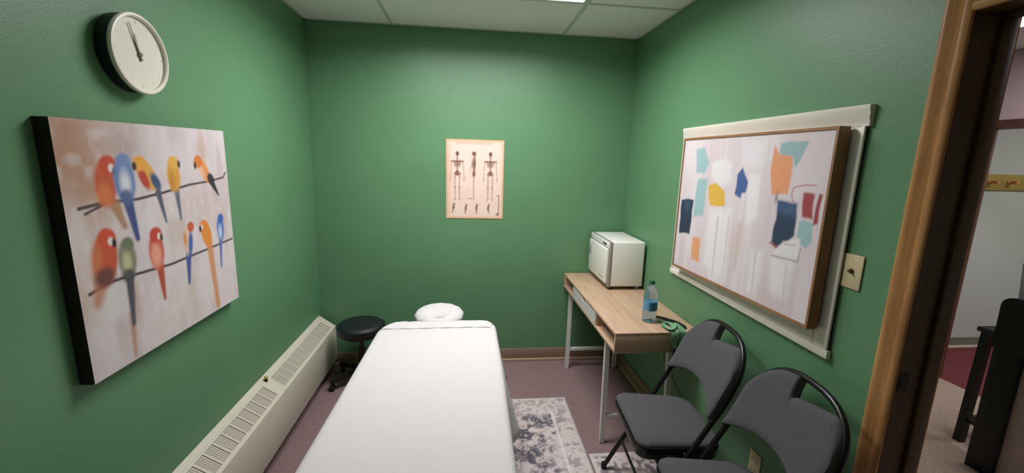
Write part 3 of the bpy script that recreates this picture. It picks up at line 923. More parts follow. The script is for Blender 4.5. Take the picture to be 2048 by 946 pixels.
for k, dz in enumerate(DR):
    ring = []
    for i, p in enumerate(OUT):
        s = arc_len[i]; g = dz / 0.36
        fold = 0.016 * math.sin(s * 17 + 0.8) + 0.012 * math.sin(s * 31 + 2 * math.sin(s * 3)) + 0.01 * math.sin(s * 7.3)
        corner = 0.03 if abs(nrm[i][0]) > 0.2 and abs(nrm[i][1]) > 0.2 else 0.0
        flare = 0.002 + (0.030 + fold + corner) * g ** 1.2
        near_left = max(0, 1 - abs(p[1] - 1.46) / 0.20) if p[0] < TX else 0
        near_right = max(0, 1 - abs(p[1] - 1.95) / 0.35) if p[0] > TX else 0
        flare += (0.17 * near_left + 0.04 * near_right) * g
        y = p[1] + nrm[i][1] * flare; x = skew(p[0], p[1]) + nrm[i][0] * flare
        z = TZ - 0.03 - dz - foot_drop(p[1]) + 0.010 * math.sin(s * 5 + 1) * g
        ring.append(bm.verts.new((x, y, z)))
    rings.append(ring)
for a, b in zip(rings, rings[1:]):
    for i in range(NO):
        bm.faces.new([a[i], a[(i + 1) % NO], b[(i + 1) % NO], b[i]])
# close the middle with a strip down the spine
r0 = rings[0]
try:
    f = bm.faces.new(r0)
    bmesh.ops.triangulate(bm, faces=[f])
except Exception:
    pass
sh = build('bed_sheet', bm, M_SHEET)
sh.modifiers.new('s', 'SOLIDIFY').thickness = 0.003
tag(sh, 'white cotton sheet draped over the massage table', 'sheet')
# turned-down top edge of the sheet
bm = B()
g = []
for j in range(9):
    row = []
    y = TY1 - 0.012 - 0.115 * j / 8
    for i in range(41):
        s = -1 + 2 * i / 40
        x = TX + s * (TW_ - 0.020)
        # keep inside the rounded far corners
        r = 0.15 if s < 0 else 0.09
        over = (y - (TY1 - r))
        if over > 0:
            lim = TW_ - 0.012 - (r - math.sqrt(max(r * r - over * over, 0)))
            x = TX + s * min(TW_ - 0.020, lim)
        z = TZ + 0.0045 + crease(x, y) - 0.004 * (j == 0) + 0.0012 * math.sin(i * 0.9)
        edge = max(0, abs(s) - 0.93) / 0.07
        z -= 0.008 * edge ** 2
        row.append(bm.verts.new((skew(x, y), y, z)))
    g.append(row)
for j in range(8):
    for i in range(40):
        bm.faces.new([g[j][i], g[j][i + 1], g[j + 1][i + 1], g[j + 1][i]])
tf = build('turned_edge', bm, M_SHEET, sh)
tf.modifiers.new('s', 'SOLIDIFY').thickness = 0.003

# ================================================================= STOOL
SX, SY, SZ = -0.752, 2.955, 0.455
st = thing('rolling_stool', (SX, SY, 0), 'round black padded stool in the corner beside the massage table', 'stool')
bm = B()
lathe(bm, [(0.0, SZ - 0.085), (0.144, SZ - 0.085), (0.161, SZ - 0.070), (0.167, SZ - 0.045), (0.163, SZ - 0.018), (0.149, SZ - 0.004), (0.12, SZ + 0.002), (0, SZ + 0.004)], (SX, SY, 0), 48)
seat = build('seat', bm, M_VINYL, st)
bm = B(); tube(bm, [(SX + 0.1655 * math.cos(2 * PI * k / 48), SY + 0.1655 * math.sin(2 * PI * k / 48), SZ - 0.022) for k in range(48)], 0.004, 8, True)
build('piping', bm, M_VINYL, seat)
bm = B(); lathe(bm, [(0.07, SZ - 0.10), (0.07, SZ - 0.086)], (SX, SY, 0), 24); lathe(bm, [(0.024, 0.10), (0.024, 0.26), (0.016, 0.262), (0.016, SZ - 0.098)], (SX, SY, 0), 20)
build('gas_lift', bm, mat('dark_steel', (70, 70, 72), 0.35, 0.9), st)
bm = B(); lathe(bm, [(0.055, 0.072), (0.055, 0.12), (0.030, 0.14)], (SX, SY, 0), 20); build('hub', bm, M_BLACK_S, st)
for k in range(5):
    a = 2 * PI * k / 5
    bm = B()
    dx, dy = math.cos(a), math.sin(a)
    sweep(bm, [(SX + dx * 0.03, SY + dy * 0.03, 0.098), (SX + dx * 0.15, SY + dy * 0.15, 0.088), (SX + dx * 0.235, SY + dy * 0.235, 0.068)], [(-0.024, -0.014), (0.024, -0.014), (0.018, 0.014), (-0.018, 0.014)])
    lg = build('leg', bm, M_BLACK_S, st)
    bm = B()
    c = (SX + dx * 0.222, SY + dy * 0.222)
    lathe(bm, [(0.0, -0.012), (0.024, -0.012), (0.025, -0.004), (0.025, 0.004), (0.024, 0.012), (0, 0.012)], (c[0], c[1], 0.0255), 20, 'X')
    box(bm, c[0] - 0.006, c[0] + 0.006, c[1] - 0.006, c[1] + 0.006, 0.04, 0.066)
    build('caster', bm, M_BLACK_S, lg)

# ================================================================= DESK
DX0, DX1, DYN, DYF, DZT, DZB = 0.790, XR - 0.003, 2.006, 3.196, 0.755, 0.640
desk = thing('desk', (1.03, 2.6, 0), 'light wood desk with a white drawer and white metal legs against the green wall', 'desk')
tk = 0.016
bm = B(); box(bm, DX0, DX1, DYN, DYF, DZT - tk, DZT, bev=0.001); build('desktop', bm, M_DESK, desk)
bm = B(); box(bm, DX0 + 0.001, DX1, DYN + tk, DYF - tk, DZB, DZB + tk, bev=0.001); build('bottom_shelf', bm, M_DESK, desk)
for y in (DYN, DYF - tk):
    bm = B(); box(bm, DX0 + 0.0005, DX1, y, y + tk, DZB, DZT - tk, bev=0.001); build('side_panel', bm, M_DESK_X, desk)
boxes('back_panel', [(DX1 - 0.014, DX1 - 0.001, DYN + tk, DYF - tk, DZB + tk, DZT - tk)], M_DESK, desk)
for y in (2.352, 2.918):
    boxes('divider', [(DX0 + 0.006, DX1 - 0.014, y - 0.008, y + 0.008, DZB + tk, DZT - tk)], M_DESK_X, desk)
# drawer: front with a scooped finger notch
y0, y1 = 2.363, 2.907; ym = (y0 + y1) / 2
top = DZT - tk - 0.004; bot = DZB + 0.004
pts = [(y0, bot), (y1, bot), (y1, top)]
for k in range(0, 9):
    a = k / 8
    pts.append((ym + 0.050 - 0.10 * a, top - 0.020 * (math.sin(PI * a) ** 0.5 if 0 < a < 1 else 0)))
pts.append((y0, top))
bm = B(); prism(bm, [(DX0 + 0.002, y, z) for y, z in pts], (0.014, 0, 0))
dr = build('drawer', bm, M_WHITE_METAL, desk, False)
boxes('drawer_box', [(DX0 + 0.016, DX1 - 0.05, y0 + 0.008, y0 + 0.018, DZB + tk + 0.002, top - 0.030), (DX0 + 0.016, DX1 - 0.05, y1 - 0.018, y1 - 0.008, DZB + tk + 0.002, top - 0.030),
                     (DX0 + 0.017, DX1 - 0.05, y0 + 0.018, y1 - 0.018, DZB + tk + 0.002, DZB + tk + 0.008), (DX1 - 0.06, DX1 - 0.05, y0 + 0.018, y1 - 0.018, DZB + tk + 0.008, top - 0.03)], M_WHITE_METAL, dr)
# legs
def leg_frame(yt, yb):
    for nm, x in (('leg', DX0 + 0.032), ('leg', 1.205)):
        bm = B()
        sweep(bm, [(x, yt, DZB - 0.0005), (x - (0.010 if x < 1 else 0), yb, 0.004)], [(-0.0135, -0.0135), (0.0135, -0.0135), (0.0135, 0.0135), (-0.0135, 0.0135)], up=(1, 0, 0))
        lg = build(nm, bm, M_WHITE_METAL, desk)
        bm = B(); xb = x - (0.010 if x < 1 else 0); box(bm, xb - 0.014, xb + 0.014, yb - 0.014, yb + 0.014, 0, 0.006); build('foot', bm, M_CAB_G, lg)
    zc = 0.165; yc = yb + (yt - yb) * zc / DZB
    bm = B(); box(bm, DX0 + 0.038, 1.193, yc - 0.010, yc + 0.010, zc - 0.013, zc + 0.013, bev=0.002); build('crossbar', bm, M_WHITE_METAL, desk)
    bm = B(); box(bm, DX0 + 0.020, 1.22, yt - 0.014, yt + 0.014, DZB - 0.014, DZB - 0.0002); build('rail', bm, M_WHITE_METAL, desk)
leg_frame(2.205, 2.155)
leg_frame(3.075, 3.050)

# ---------------------------------------------------------------- towel warmer cabinet
cab = thing('towel_warmer', (1.12, 2.95, DZT), 'white countertop towel warmer cabinet at the far end of the desk', 'towel warmer')
cx0, cx1, cy0, cy1, cz0, cz1 = 0.985, 1.248, 2.742, 3.172, DZT + 0.024, 1.100
bm = B(); box(bm, cx0 + 0.028, cx1, cy0, cy1, cz0, cz1, bev=0.010, seg=3); build('body', bm, M_CAB, cab)
bm = B(); box(bm, cx0 + 0.006, cx0 + 0.030, cy0 - 0.001, cy1 + 0.001, cz0 - 0.004, cz1 + 0.001, bev=0.006, seg=3); build('front_frame', bm, M_CAB_G, cab)
bm = B(); box(bm, cx0 + 0.002, cx0 + 0.012, cy0 + 0.004, cy1 - 0.004, cz1 - 0.046, cz1 - 0.003, bev=0.004, seg=2)
hd = build('control_strip', bm, M_CAB, cab)
bm = B(); box(bm, cx0 + 0.0005, cx0 + 0.004, cy0 + 0.06, cy0 + 0.14, cz1 - 0.034, cz1 - 0.020, bev=0.002); build('indicator', bm, M_DARK, hd)
bm = B(); box(bm, cx0 - 0.010, cx0 + 0.008, cy0 + 0.014, cy1 - 0.008, cz0 + 0.022, cz1 - 0.052, bev=0.005, seg=3); dd = build('door', bm, M_CAB, cab)
bm = B(); box(bm, cx0 - 0.013, cx0 - 0.008, cy1 - 0.058, cy1 - 0.030, cz1 - 0.17, cz1 - 0.095, bev=0.003); build('handle', bm, M_CAB_G, dd)
bm = B()
yy = cy0 + 0.06
for k, w in enumerate((0.016, 0.010, 0.014, 0.008, 0.012, 0.016, 0.010)):
    box(bm, cx0 - 0.0104, cx0 - 0.0099, yy, yy + w * 0.8, cz0 + 0.046, cz0 + 0.056); yy += w + 0.004
build('emblem', bm, M_CAB_G, dd)
for x in (cx0 + 0.04, cx1 - 0.03):
    for y in (cy0 + 0.03, cy1 - 0.03):
        bm = B(); lathe(bm, [(0.013, 0), (0.014, 0.026)], (x, y, DZT + 0.0003), 14); build('foot', bm, M_CAB_G if x > 1.1 else M_DARK, cab)

# ---------------------------------------------------------------- bottle
bx, byy = 1.046, 2.172
bt = thing('water_bottle', (bx, byy, DZT), 'clear plastic water bottle with a blue label and green cap on the desk', 'bottle')
prof = [(0, 0.002), (0.030, 0.0), (0.038, 0.006), (0.0395, 0.02)]
for k in range(3):
    z = 0.026 + 0.013 * k
    prof += [(0.0395, z), (0.0375, z + 0.004), (0.0395, z + 0.008)]
prof += [(0.0395, 0.068), (0.0385, 0.070), (0.0385, 0.122), (0.0395, 0.124), (0.0375, 0.130), (0.0395, 0.136), (0.0375, 0.142), (0.0395, 0.149), (0.0385, 0.160), (0.034, 0.180), (0.024, 0.200), (0.0145, 0.212), (0.0135, 0.224), (0, 0.224)]
bm = B(); lathe(bm, prof, (bx, byy, DZT + 0.0005), 32)
M_PET = mat_clear('clear_pet', (192, 218, 238), 1.16, 0.06, 0.92)
build('body', bm, M_PET, bt)
bm = B(); lathe(bm, [(0.0388, 0.0705), (0.0397, 0.0715), (0.0397, 0.1205), (0.0388, 0.1215)], (bx, byy, DZT + 0.0005), 32)
# label band: open tube, two blues
lb = build('label', bm, mat('blue_label', (96, 158, 186), 0.4), bt)
bm = B()
for k in range(6):
    a0 = math.radians(-118 + 14 * k); a1 = a0 + math.radians(13.9)
    P = [(bx + 0.0401 * math.cos(a), byy + 0.0401 * math.sin(a)) for a in (a0, a1)]
    prism(bm, [(P[0][0], P[0][1], DZT + 0.074), (P[1][0], P[1][1], DZT + 0.074), (P[1][0], P[1][1], DZT + 0.118), (P[0][0], P[0][1], DZT + 0.118)], (0.0003 * math.cos(a0), 0.0003 * math.sin(a0), 0))
build('label_print', bm, mat('dark_blue_print', (44, 110, 150), 0.4), lb)
bm = B(); lathe(bm, [(0.0155, 0.222), (0.0160, 0.224), (0.0160, 0.238), (0.0145, 0.2405), (0, 0.2405)], (bx, byy, DZT + 0.0005), 24)
build('cap', bm, mat('green_cap', (30, 96, 58), 0.4), bt)

# ---------------------------------------------------------------- lanyard with keys on the desk edge
ly = thing('lanyard', (1.14, 2.08, DZT), 'green and black lanyard with clips hanging over the near edge of the desk', 'lanyard')
M_STRAP = mat('green_strap', (118, 168, 128), 0.8, bump=(300, 0.3))
RB = [(-0.011, -0.0013), (0.011, -0.0013), (0.011, 0.0013), (-0.011, 0.0013)]
zt = DZT + 0.003
bm = B()
sweep(bm, catmull([(1.10, 2.16, zt + 0.002), (1.135, 2.10, zt + 0.012), (1.130, 2.045, zt + 0.010), (1.125, 2.008, zt + 0.006), (1.122, 1.997, zt - 0.020), (1.120, 1.996, zt - 0.085), (1.135, 1.995, zt - 0.105), (1.150, 1.996, zt - 0.080), (1.150, 1.997, zt - 0.020), (1.152, 2.010, zt + 0.007), (1.160, 2.07, zt + 0.014), (1.140, 2.15, zt + 0.004)], 6), RB)
build('strap', bm, M_STRAP, ly)
bm = B()
sweep(bm, catmull([(1.085, 2.09, zt), (1.105, 2.040, zt + 0.004), (1.110, 2.010, zt + 0.004), (1.108, 1.997, zt - 0.012), (1.106, 1.995, zt - 0.050)], 6), RB)
build('strap', bm, M_STRAP, ly)
bm = B()
sweep(bm, catmull([(1.10, 2.235, zt), (1.135, 2.21, zt + 0.002), (1.165, 2.17, zt + 0.002), (1.195, 2.13, zt + 0.001), (1.205, 2.08, zt), (1.195, 2.05, zt)], 6), [(-0.013, -0.003), (0.013, -0.003), (0.013, 0.003), (-0.013, 0.003)])
build('black_strap', bm, M_BLACK_S, ly)
bm = B()
sweep(bm, catmull([(1.105, 2.12, zt + 0.004), (1.092, 2.06, zt + 0.010), (1.100, 2.015, zt + 0.012), (1.125, 2.03, zt + 0.016), (1.165, 2.09, zt + 0.016), (1.175, 2.03, zt + 0.008), (1.172, 2.004, zt + 0.002), (1.170, 1.996, zt - 0.02), (1.166, 1.995, zt - 0.07)], 6), RB)
build('strap', bm, M_STRAP, ly)
bm = B()
box(bm, 1.108, 1.134, 1.984, 1.992, DZT - 0.150, DZT - 0.085, bev=0.003)
tube(bm, [(1.121 + 0.014 * math.cos(2 * PI * k / 20), 1.989, DZT - 0.168 + 0.017 * math.sin(2 * PI * k / 20)) for k in range(20)], 0.0022, 8, True, up=(0, 1, 0))
build('clip', bm, M_BLACK_S, ly)
bm = B(); box(bm, 1.152, 1.176, 1.985, 1.990, DZT - 0.125, DZT - 0.06, bev=0.002); build('key_fob', bm, M_DARK, ly)
bm = B(); box(bm, 1.09, 1.12, 2.21, 2.245, zt + 0.001, zt + 0.010, bev=0.003); build('key_fob', bm, M_DARK, ly)

# ---------------------------------------------------------------- cord under the desk
bm = B()
tube(bm, catmull([(XR - 0.006, 2.86, 0.60), (XR - 0.004, 2.70, 0.40), (XR - 0.007, 2.56, 0.44), (XR - 0.007, 2.42, 0.46), (XR - 0.007, 2.34, 0.40), (XR - 0.007, 2.20, 0.33), (XR - 0.008, 2.14, 0.30)], 8), 0.0035, 8)
o = build('cable', bm, mat('cream_cord', (190, 190, 160), 0.5))
tag(o, 'thin cream cable hanging on the green wall under the desk', 'cable')

# ================================================================= FOLDING CHAIRS
def chair_frame_x(z):    # side line of the long tube: front foot -> back top
    # local x: seat centre 0, back is +x
    pts = [(-0.222, 0.012), (0.125, 0.660), (0.240, 0.925)]
    for (xa, za), (xb, zb) in zip(pts, pts[1:]):
        if z <= zb: return xa + (xb - xa) * (z - za) / (zb - za)
    return pts[-1][0]
TR = 0.0115
def make_chair(label):
    r = thing('folding_chair', (0, 0, 0), label, 'chair', 'padded folding chairs along the green wall')
    # long bent tube: front feet, sides of the back, arch over the top
    P = []
    for z in (0.012, 0.15, 0.30, 0.45, 0.58, 0.66, 0.70):
        P.append((chair_frame_x(z), 0.224, z))
    arcp = []
    for k in range(1, 20):
        a = PI * k / 20
        c, s = math.cos(a), math.sin(a)
        y = 0.224 * (abs(c) ** 0.78) * (1 if c >= 0 else -1)
        z = 0.72 + 0.192 * (abs(s) ** 0.85)
        arcp.append((chair_frame_x(z), y, z))
    P = P + arcp + [(x, -y, z) for x, y, z in P[::-1]]
    bm = B(); tube(bm, P, TR, 12, up=(1, 0, 0))
    for s in (-1, 1):   # rubber shoes
        pass
    build('frame', bm, M_BLACK, r, local=True)
    for s in (-1, 1):
        bm = B(); lathe(bm, [(0.015, 0), (0.0155, 0.028), (0.012, 0.034)], (chair_frame_x(0.012), 0.224 * s, 0), 14); build('foot_cap', bm, M_BLACK_S, r, local=True)
    # rear legs cross the frame and fold under the seat
    for s in (-1, 1):
        bm = B(); y = 0.185 * s
        tube(bm, [(-0.135, y, 0.415), (-0.05, y, 0.27), (0.10, y, 0.012)], 0.0095, 12)
        lg = build('rear_leg', bm, M_BLACK, r, local=True)
        bm = B(); lathe(bm, [(0.0135, 0), (0.014, 0.025), (0.010, 0.032)], (0.105, y, 0), 14); build('foot_cap', bm, M_BLACK_S, lg, local=True)
    bm = B(); tube(bm, [(0.052, -0.185, 0.095), (0.052, 0.185, 0.095)], 0.007, 10, up=(1, 0, 0))
    tube(bm, [(chair_frame_x(0.17), -0.223, 0.17), (chair_frame_x(0.17), 0.223, 0.17)], 0.007, 10, up=(1, 0, 0))
    build('stretcher', bm, M_BLACK, r, local=True)
    # seat pan (steel rim) + pad
    def seat_outline(g):
        out = []
        def arc(cx, cy, rr, a0, a1, n=8):
            for k in range(n + 1):
                a = math.radians(a0 + (a1 - a0) * k / n); out.append((cx + rr * math.cos(a), cy + rr * math.sin(a)))
        fx, bx_, hf_, hb_ = -0.198 - g, 0.172 + g, 0.201 + g, 0.190 + g
        rf, rb = 0.050, 0.085
        arc(bx_ - rb, hb_ - rb, rb, 0, 90); arc(fx + rf, hf_ - rf, rf, 90, 180); arc(fx + rf, -hf_ + rf, rf, 180, 270); arc(bx_ - rb, -hb_ + rb, rb, 270, 360)
        return out
    def stack(levels, m, name, par):
        bm = B(); rings = []
        for g, z, dome in levels:
            rings.append([bm.verts.new((x, y, z - 0.03 * (x - 0) + dome * 0)) for x, y in seat_outline(g)])
        n = len(rings[0])
        for a, b in zip(rings, rings[1:]):
            for k in range(n): bm.faces.new([a[k], a[(k + 1) % n], b[(k + 1) % n], b[k]])
        bm.faces.new(rings[0][::-1]); bm.faces.new(rings[-1])
        return build(name, bm, m, par, local=True)
    pan = stack([(-0.006, 0.386, 0), (0.006, 0.391, 0), (0.008, 0.428, 0), (0.004, 0.434, 0)], M_BLACK, 'seat_pan', r)
    stack([(0.0, 0.4345, 0), (0.004, 0.441, 0), (0.003, 0.452, 0), (-0.004, 0.460, 0), (-0.016, 0.4655, 0), (-0.045, 0.4685, 0)], M_FABRIC, 'seat', r)
    for s in (-1, 1):
        bm = B(); xx = chair_frame_x(0.42)
        lathe(bm, [(0.008, -0.019), (0.008, 0.019)], (xx, 0.2085 * s, 0.42), 12, 'Y'); build('pivot', bm, M_CHROME, r, local=True)
    # padded back: arch outline with a hand hole under the tube
    def inner_top(y):
        c = min(abs(y) / 0.226, 1.0)
        s = math.sqrt(max(1 - (c ** (1 / 0.78)) ** 2, 0))
        return 0.72 + 0.194 * (s ** 0.85)
    def low(y): return 0.600 + 0.066 * (1 - (y / 0.225) ** 2)
    NY, NZ = 72, 26
    def top_of(y):
        t = inner_top(y)
        if y > 0.05 or y < -0.17: return t
        d = min(max((0.046 - y) / 0.014, 0.0), 1.0)
        d = d * d * (3 - 2 * d)
        zc = 0.838 + 0.040 * (0.035 - y) / 0.185
        return t * (1 - d) + min(t, zc) * d
    bm = B()
    def layer(off, shrink):
        G = []
        for i in range(NY + 1):
            y = -0.225 + 0.450 * i / NY
            y *= (1 - shrink / 0.225)
            z0, z1 = low(y) + shrink, max(top_of(y) - shrink, low(y) + shrink + 0.004)
            row = []
            for j in range(NZ + 1):
                z = z0 + (z1 - z0) * j / NZ
                curve = 0.022 * (1 - (y / 0.225) ** 2) - 0.014
                row.append(bm.verts.new((chair_frame_x(z) + curve + off, y, z)))
            G.append(row)
        return G
    L = [layer(0.012, 0.004), layer(0.002, 0.0), layer(-0.012, 0.0), layer(-0.020, 0.004), layer(-0.025, 0.013), layer(-0.027, 0.03)]
    def rimof(G): return [G[i][0] for i in range(NY + 1)] + [G[NY][j] for j in range(1, NZ + 1)] + [G[i][NZ] for i in range(NY - 1, -1, -1)] + [G[0][j] for j in range(NZ - 1, 0, -1)]
    for G in (L[0], L[-1]):
        for i in range(NY):
            for j in range(NZ): bm.faces.new([G[i][j], G[i + 1][j], G[i + 1][j + 1], G[i][j + 1]])
    R_ = [rimof(G) for G in L]
    for a, b in zip(R_, R_[1:]):
        n = len(a)
        for k in range(n): bm.faces.new([a[k], a[(k + 1) % n], b[(k + 1) % n], b[k]])
    used = {v for f in bm.faces for v in f.verts}
    for v in [v for v in bm.verts if v not in used]: bm.verts.remove(v)
    build('backrest', bm, M_FABRIC, r, local=True)
    return r
def copy_tree(o, parent=None):
    c = o.copy(); COL.objects.link(c); c.parent = parent
    for ch in [q for q in bpy.data.objects if q.parent == o]: copy_tree(ch, c)
    return c
ch1 = make_chair('charcoal padded folding chair beside the desk, the farther of the two')
ch2 = copy_tree(ch1)
ch2['label'] = 'charcoal padded folding chair nearest the oak doorway'
ch1.location = (0.955, 1.696, 0.0085); ch1.rotation_euler = (0, 0, math.radians(-5))
ch2.location = (0.955, 1.218, 0.0085); ch2.rotation_euler = (0, 0, math.radians(-5))

# ================================================================= RUGS
def rug_paint(W, H, nx, ny, seed, field=None):
    cv = Canvas(W, H, nx, ny, (220, 207, 204))
    a = cv.noise(26, 26, seed); b = cv.noise(55, 55, seed + 1); c = cv.noise(12, 12, seed + 2); d = cv.noise(90, 90, seed + 3)
    cv.put((224, 212, 208), (c - 0.45) * 3, 0.6)
    cv.put((146, 134, 138), (a * 0.5 + b * 0.5 - 0.53) * 11, 0.8)
    cv.put((184, 172, 171), (b - 0.6) * 6, 0.7)
    cv.put((222, 208, 204), (d - 0.62) * 5, 0.6)
    return cv, a, b, c, d
RUGM = mat_paint('rug_pile', 0.95, 0.8)
RUGE = mat('rug_edge', (150, 140, 138), 0.95)
# first rug, partly under the table
R0x, R1x, R0y, R1y = -0.55, 0.700, 0.55, 2.632
cv, a, b, c, d = rug_paint(R1x - R0x, R1y - R0y, 200, 330, 21)
def U(x, y): return ((x - R0x) / (R1x - R0x), (y - R0y) / (R1y - R0y))
def line_x(y): return 0.575 - 0.09 * max(0, (2.6 - y)) * 0.0
X, Y = cv.X + R0x, cv.Y + R0y
infield = (X < 0.560) & (Y < 2.46)
fld = np.where(infield, 1.0, 0.0)
cv.put((98, 92, 104), fld * (c * 0.55 + a * 0.45 - 0.49) * 10, 0.88)
cv.put((84, 80, 90), fld * (c * 0.5 + b * 0.5 - 0.60) * 8, 0.7)
for (x, y, r) in [(0.42, 2.41, 0.055), (0.36, 2.24, 0.05), (0.41, 2.10, 0.06), (0.47, 2.33, 0.045), (0.45, 2.0, 0.06), (0.33, 2.05, 0.05), (0.40, 1.90, 0.06)]:
    cv.ell((92, 86, 98), U(x, y), r, r * 0.8, 20 * x, 0.02, 0.75)
rs = np.random.RandomState(3)
flowers = [(0.365, 2.322, 0.026), (0.320, 2.141, 0.020), (0.362, 2.118, 0.017), (0.445, 2.575, 0.036), (0.43, 2.22, 0.018), (0.42, 2.02, 0.02), (0.47, 2.45, 0.016)]
for k in range(26): flowers.append((rs.uniform(-0.5, 0.30), rs.uniform(0.95, 2.5), rs.uniform(0.015, 0.03)))
det = cv.noise(70, 70, 77)
cv.put((216, 204, 202), fld * (det - 0.62) * 9, 0.75)
for k, (x, y, r) in enumerate(flowers):
    if k != 3:
        cv.ell((228, 214, 210), U(x, y), r, r, 0, 0.012); cv.ell((150, 124, 128), U(x, y), r * 0.55, r * 0.55, 0, 0.008); cv.ell((226, 210, 206), U(x, y), r * 0.25, r * 0.25, 0, 0.006)
    else:
        cv.ell((160, 150, 150), U(x, y), r, r * 0.8, 0, 0.012); cv.ell((206, 194, 190), U(x, y), r * 0.75, r * 0.55, 0, 0.012)
for x in (0.572,):
    cv.put((238, 228, 224), np.exp(-((X - x) / 0.008) ** 2) * (Y < 2.47))
cv.put((224, 212, 208), np.exp(-((Y - 2.468) / 0.005) ** 2) * (X < 0.575))
e = np.minimum(np.minimum(cv.X, cv.W - cv.X), np.minimum(cv.Y, cv.H - cv.Y))
cv.put((226, 214, 210), np.clip((0.022 - e) / 0.008, 0, 1), 0.8)
cv.put((150, 140, 140), np.clip((0.009 - e) / 0.004, 0, 1), 0.9)
def fm(u, v): return V(R0x + (R1x - R0x) * u - 0.022 * (1 - v), R0y + (R1y - R0y) * v, 0.008)
o = build('area_rug', painted_slab(cv, fm, (0, 0, -0.0075)), [RUGM, RUGE], None, False, fix=False)
tag(o, 'grey and cream floral rug beside the massage table', 'rug', 'faded floral rugs on the carpet')
# second rug beneath the chairs, its far edge slipped under the first
Q0x, Q1x, Q0y, Q1y = 0.702, 1.20, 0.55, 2.052
cv, a, b, c, d = rug_paint(Q1x - Q0x, Q1y - Q0y, 120, 220, 41)
cv.put((110, 104, 110), (c * 0.5 + b * 0.5 - 0.5) * 7, 0.8)
e = np.minimum(np.minimum(cv.X, cv.W - cv.X), np.minimum(cv.Y, cv.H - cv.Y))
cv.put((226, 214, 210), np.clip((0.030 - e) / 0.008, 0, 1), 0.8)
def fm(u, v): return V(Q0x + (Q1x - Q0x) * u - 0.022 * (1 - v) * (1 - u), Q0y + (Q1y - Q0y) * v, 0.008)
o = build('area_rug', painted_slab(cv, fm, (0, 0, -0.0075)), [RUGM, RUGE], None, False, fix=False)
tag(o, 'grey and cream floral rug under the two folding chairs', 'rug', 'faded floral rugs on the carpet')

# ================================================================= CEILING LIGHT
LX0, LX1, LY0, LY1 = -0.514, 0.682, 1.982, 2.568
def ceiling_light(x0, x1, y0, y1, zc, em, label, group=None):
    c = thing('ceiling_light', ((x0 + x1) / 2, (y0 + y1) / 2, zc), label, 'ceiling light', group)
    bm = B(); w = 0.022
    for q in ((x0, x0 + w, y0, y1), (x1 - w, x1, y0, y1), (x0 + w, x1 - w, y0, y0 + w), (x0 + w, x1 - w, y1 - w, y1)):
        box(bm, q[0], q[1], q[2], q[3], zc - 0.009, zc - 0.0005, bev=0.001)
    build('frame', bm, M_WHITE_METAL, c)
    bm = B(); box(bm, x0 + w, x1 - w, y0 + w, y1 - w, zc - 0.007, zc - 0.002); build('diffuser', bm, em, c, False)
EM1 = mat_emit('lit_diffuser', (1.0, 0.96, 1.0), 2.0)
ceiling_light(LX0, LX1, LY0, LY1, ZC, EM1, 'lit rectangular ceiling light panel above the massage table')

# ================================================================= HALLWAY
struct('floor_hallway', [(XR + 0.064, HX, -1.0, HY + T, -0.06, 0)], M_CARPET_H, 'beige carpet in the hallway beyond the doorway', 'floor')
struct('floor_cloakroom', [(HX, 6.0, -1.0, HY + T, -0.06, 0)], M_CARPET_M, 'maroon carpet beyond the hallway in front of the coat rack wall', 'floor')
struct('ceiling_hallway', [(XO, 6.0 + T, -1.0 - T, HY + T, HZ, HZ + 0.06)], M_CEIL, 'pale ceiling above the hallway', 'ceiling')
struct('wall_hallway_back', [(XO, 6.0 + T, HY, HY + T, 0, HZ)], M_HALLWALL, 'grey wall with the coat rack seen beyond the doorway', 'wall')
struct('wall_hallway_front', [(XO, 6.0 + T, -1.0 - T, -1.0, 0, HZ)], M_HALLWALL, 'grey hallway wall behind the photographer', 'wall')
struct('wall_hallway_right', [(6.0, 6.0 + T, -1.0, HY, 0, HZ)], M_HALLWALL, 'grey wall at the far right end of the hallway', 'wall')
struct('wall_partition', [(3.70, 3.82, -1.0, HY, 2.0, HZ), (3.70, 3.82, 2.78, HY, 0, 2.0)], M_MAUVE, 'mauve partition wall above the opening across the hallway', 'wall')
tr = struct('trim_1', [(3.685, 3.83, -1.0, 2.79, 1.950, 2.006), (3.685, 3.83, 2.727, 2.79, 0, 1.950)], M_BROWN, 'brown trim around the opening across the hallway', 'trim')
bbh = struct('baseboard_hallway', [(3.835, 5.99, HY - 0.012, HY, 0.018, 0.095)], mat('olive_baseboard', (120, 118, 98), 0.5), 'grey baseboard below the coat rack wall', 'baseboard')
boxes('toe_lip', [(3.835, 5.99, HY - 0.024, HY - 0.002, 0, 0.018)], mat('pale_lip', (214, 206, 190), 0.5), bbh)
rk = thing('coat_rack', (5.0, HY, 1.49), 'wooden coat rack strip with pegs on the grey wall beyond the doorway', 'coat rack')
bm = B(); box(bm, 4.40, 5.50, HY - 0.02, HY, 1.490, 1.630, bev=0.003); build('board', bm, M_RACK, rk)
for k in range(6):
    x = 4.583 + 0.194 * k
    bm = B(); lathe(bm, [(0.020, 0), (0.020, -0.006), (0.011, -0.010), (0.011, -0.045), (0.019, -0.055), (0.017, -0.066), (0, -0.068)], (x, HY - 0.02, 1.562), 14, 'Y')
    build('peg', bm, M_OAK_Y, rk)
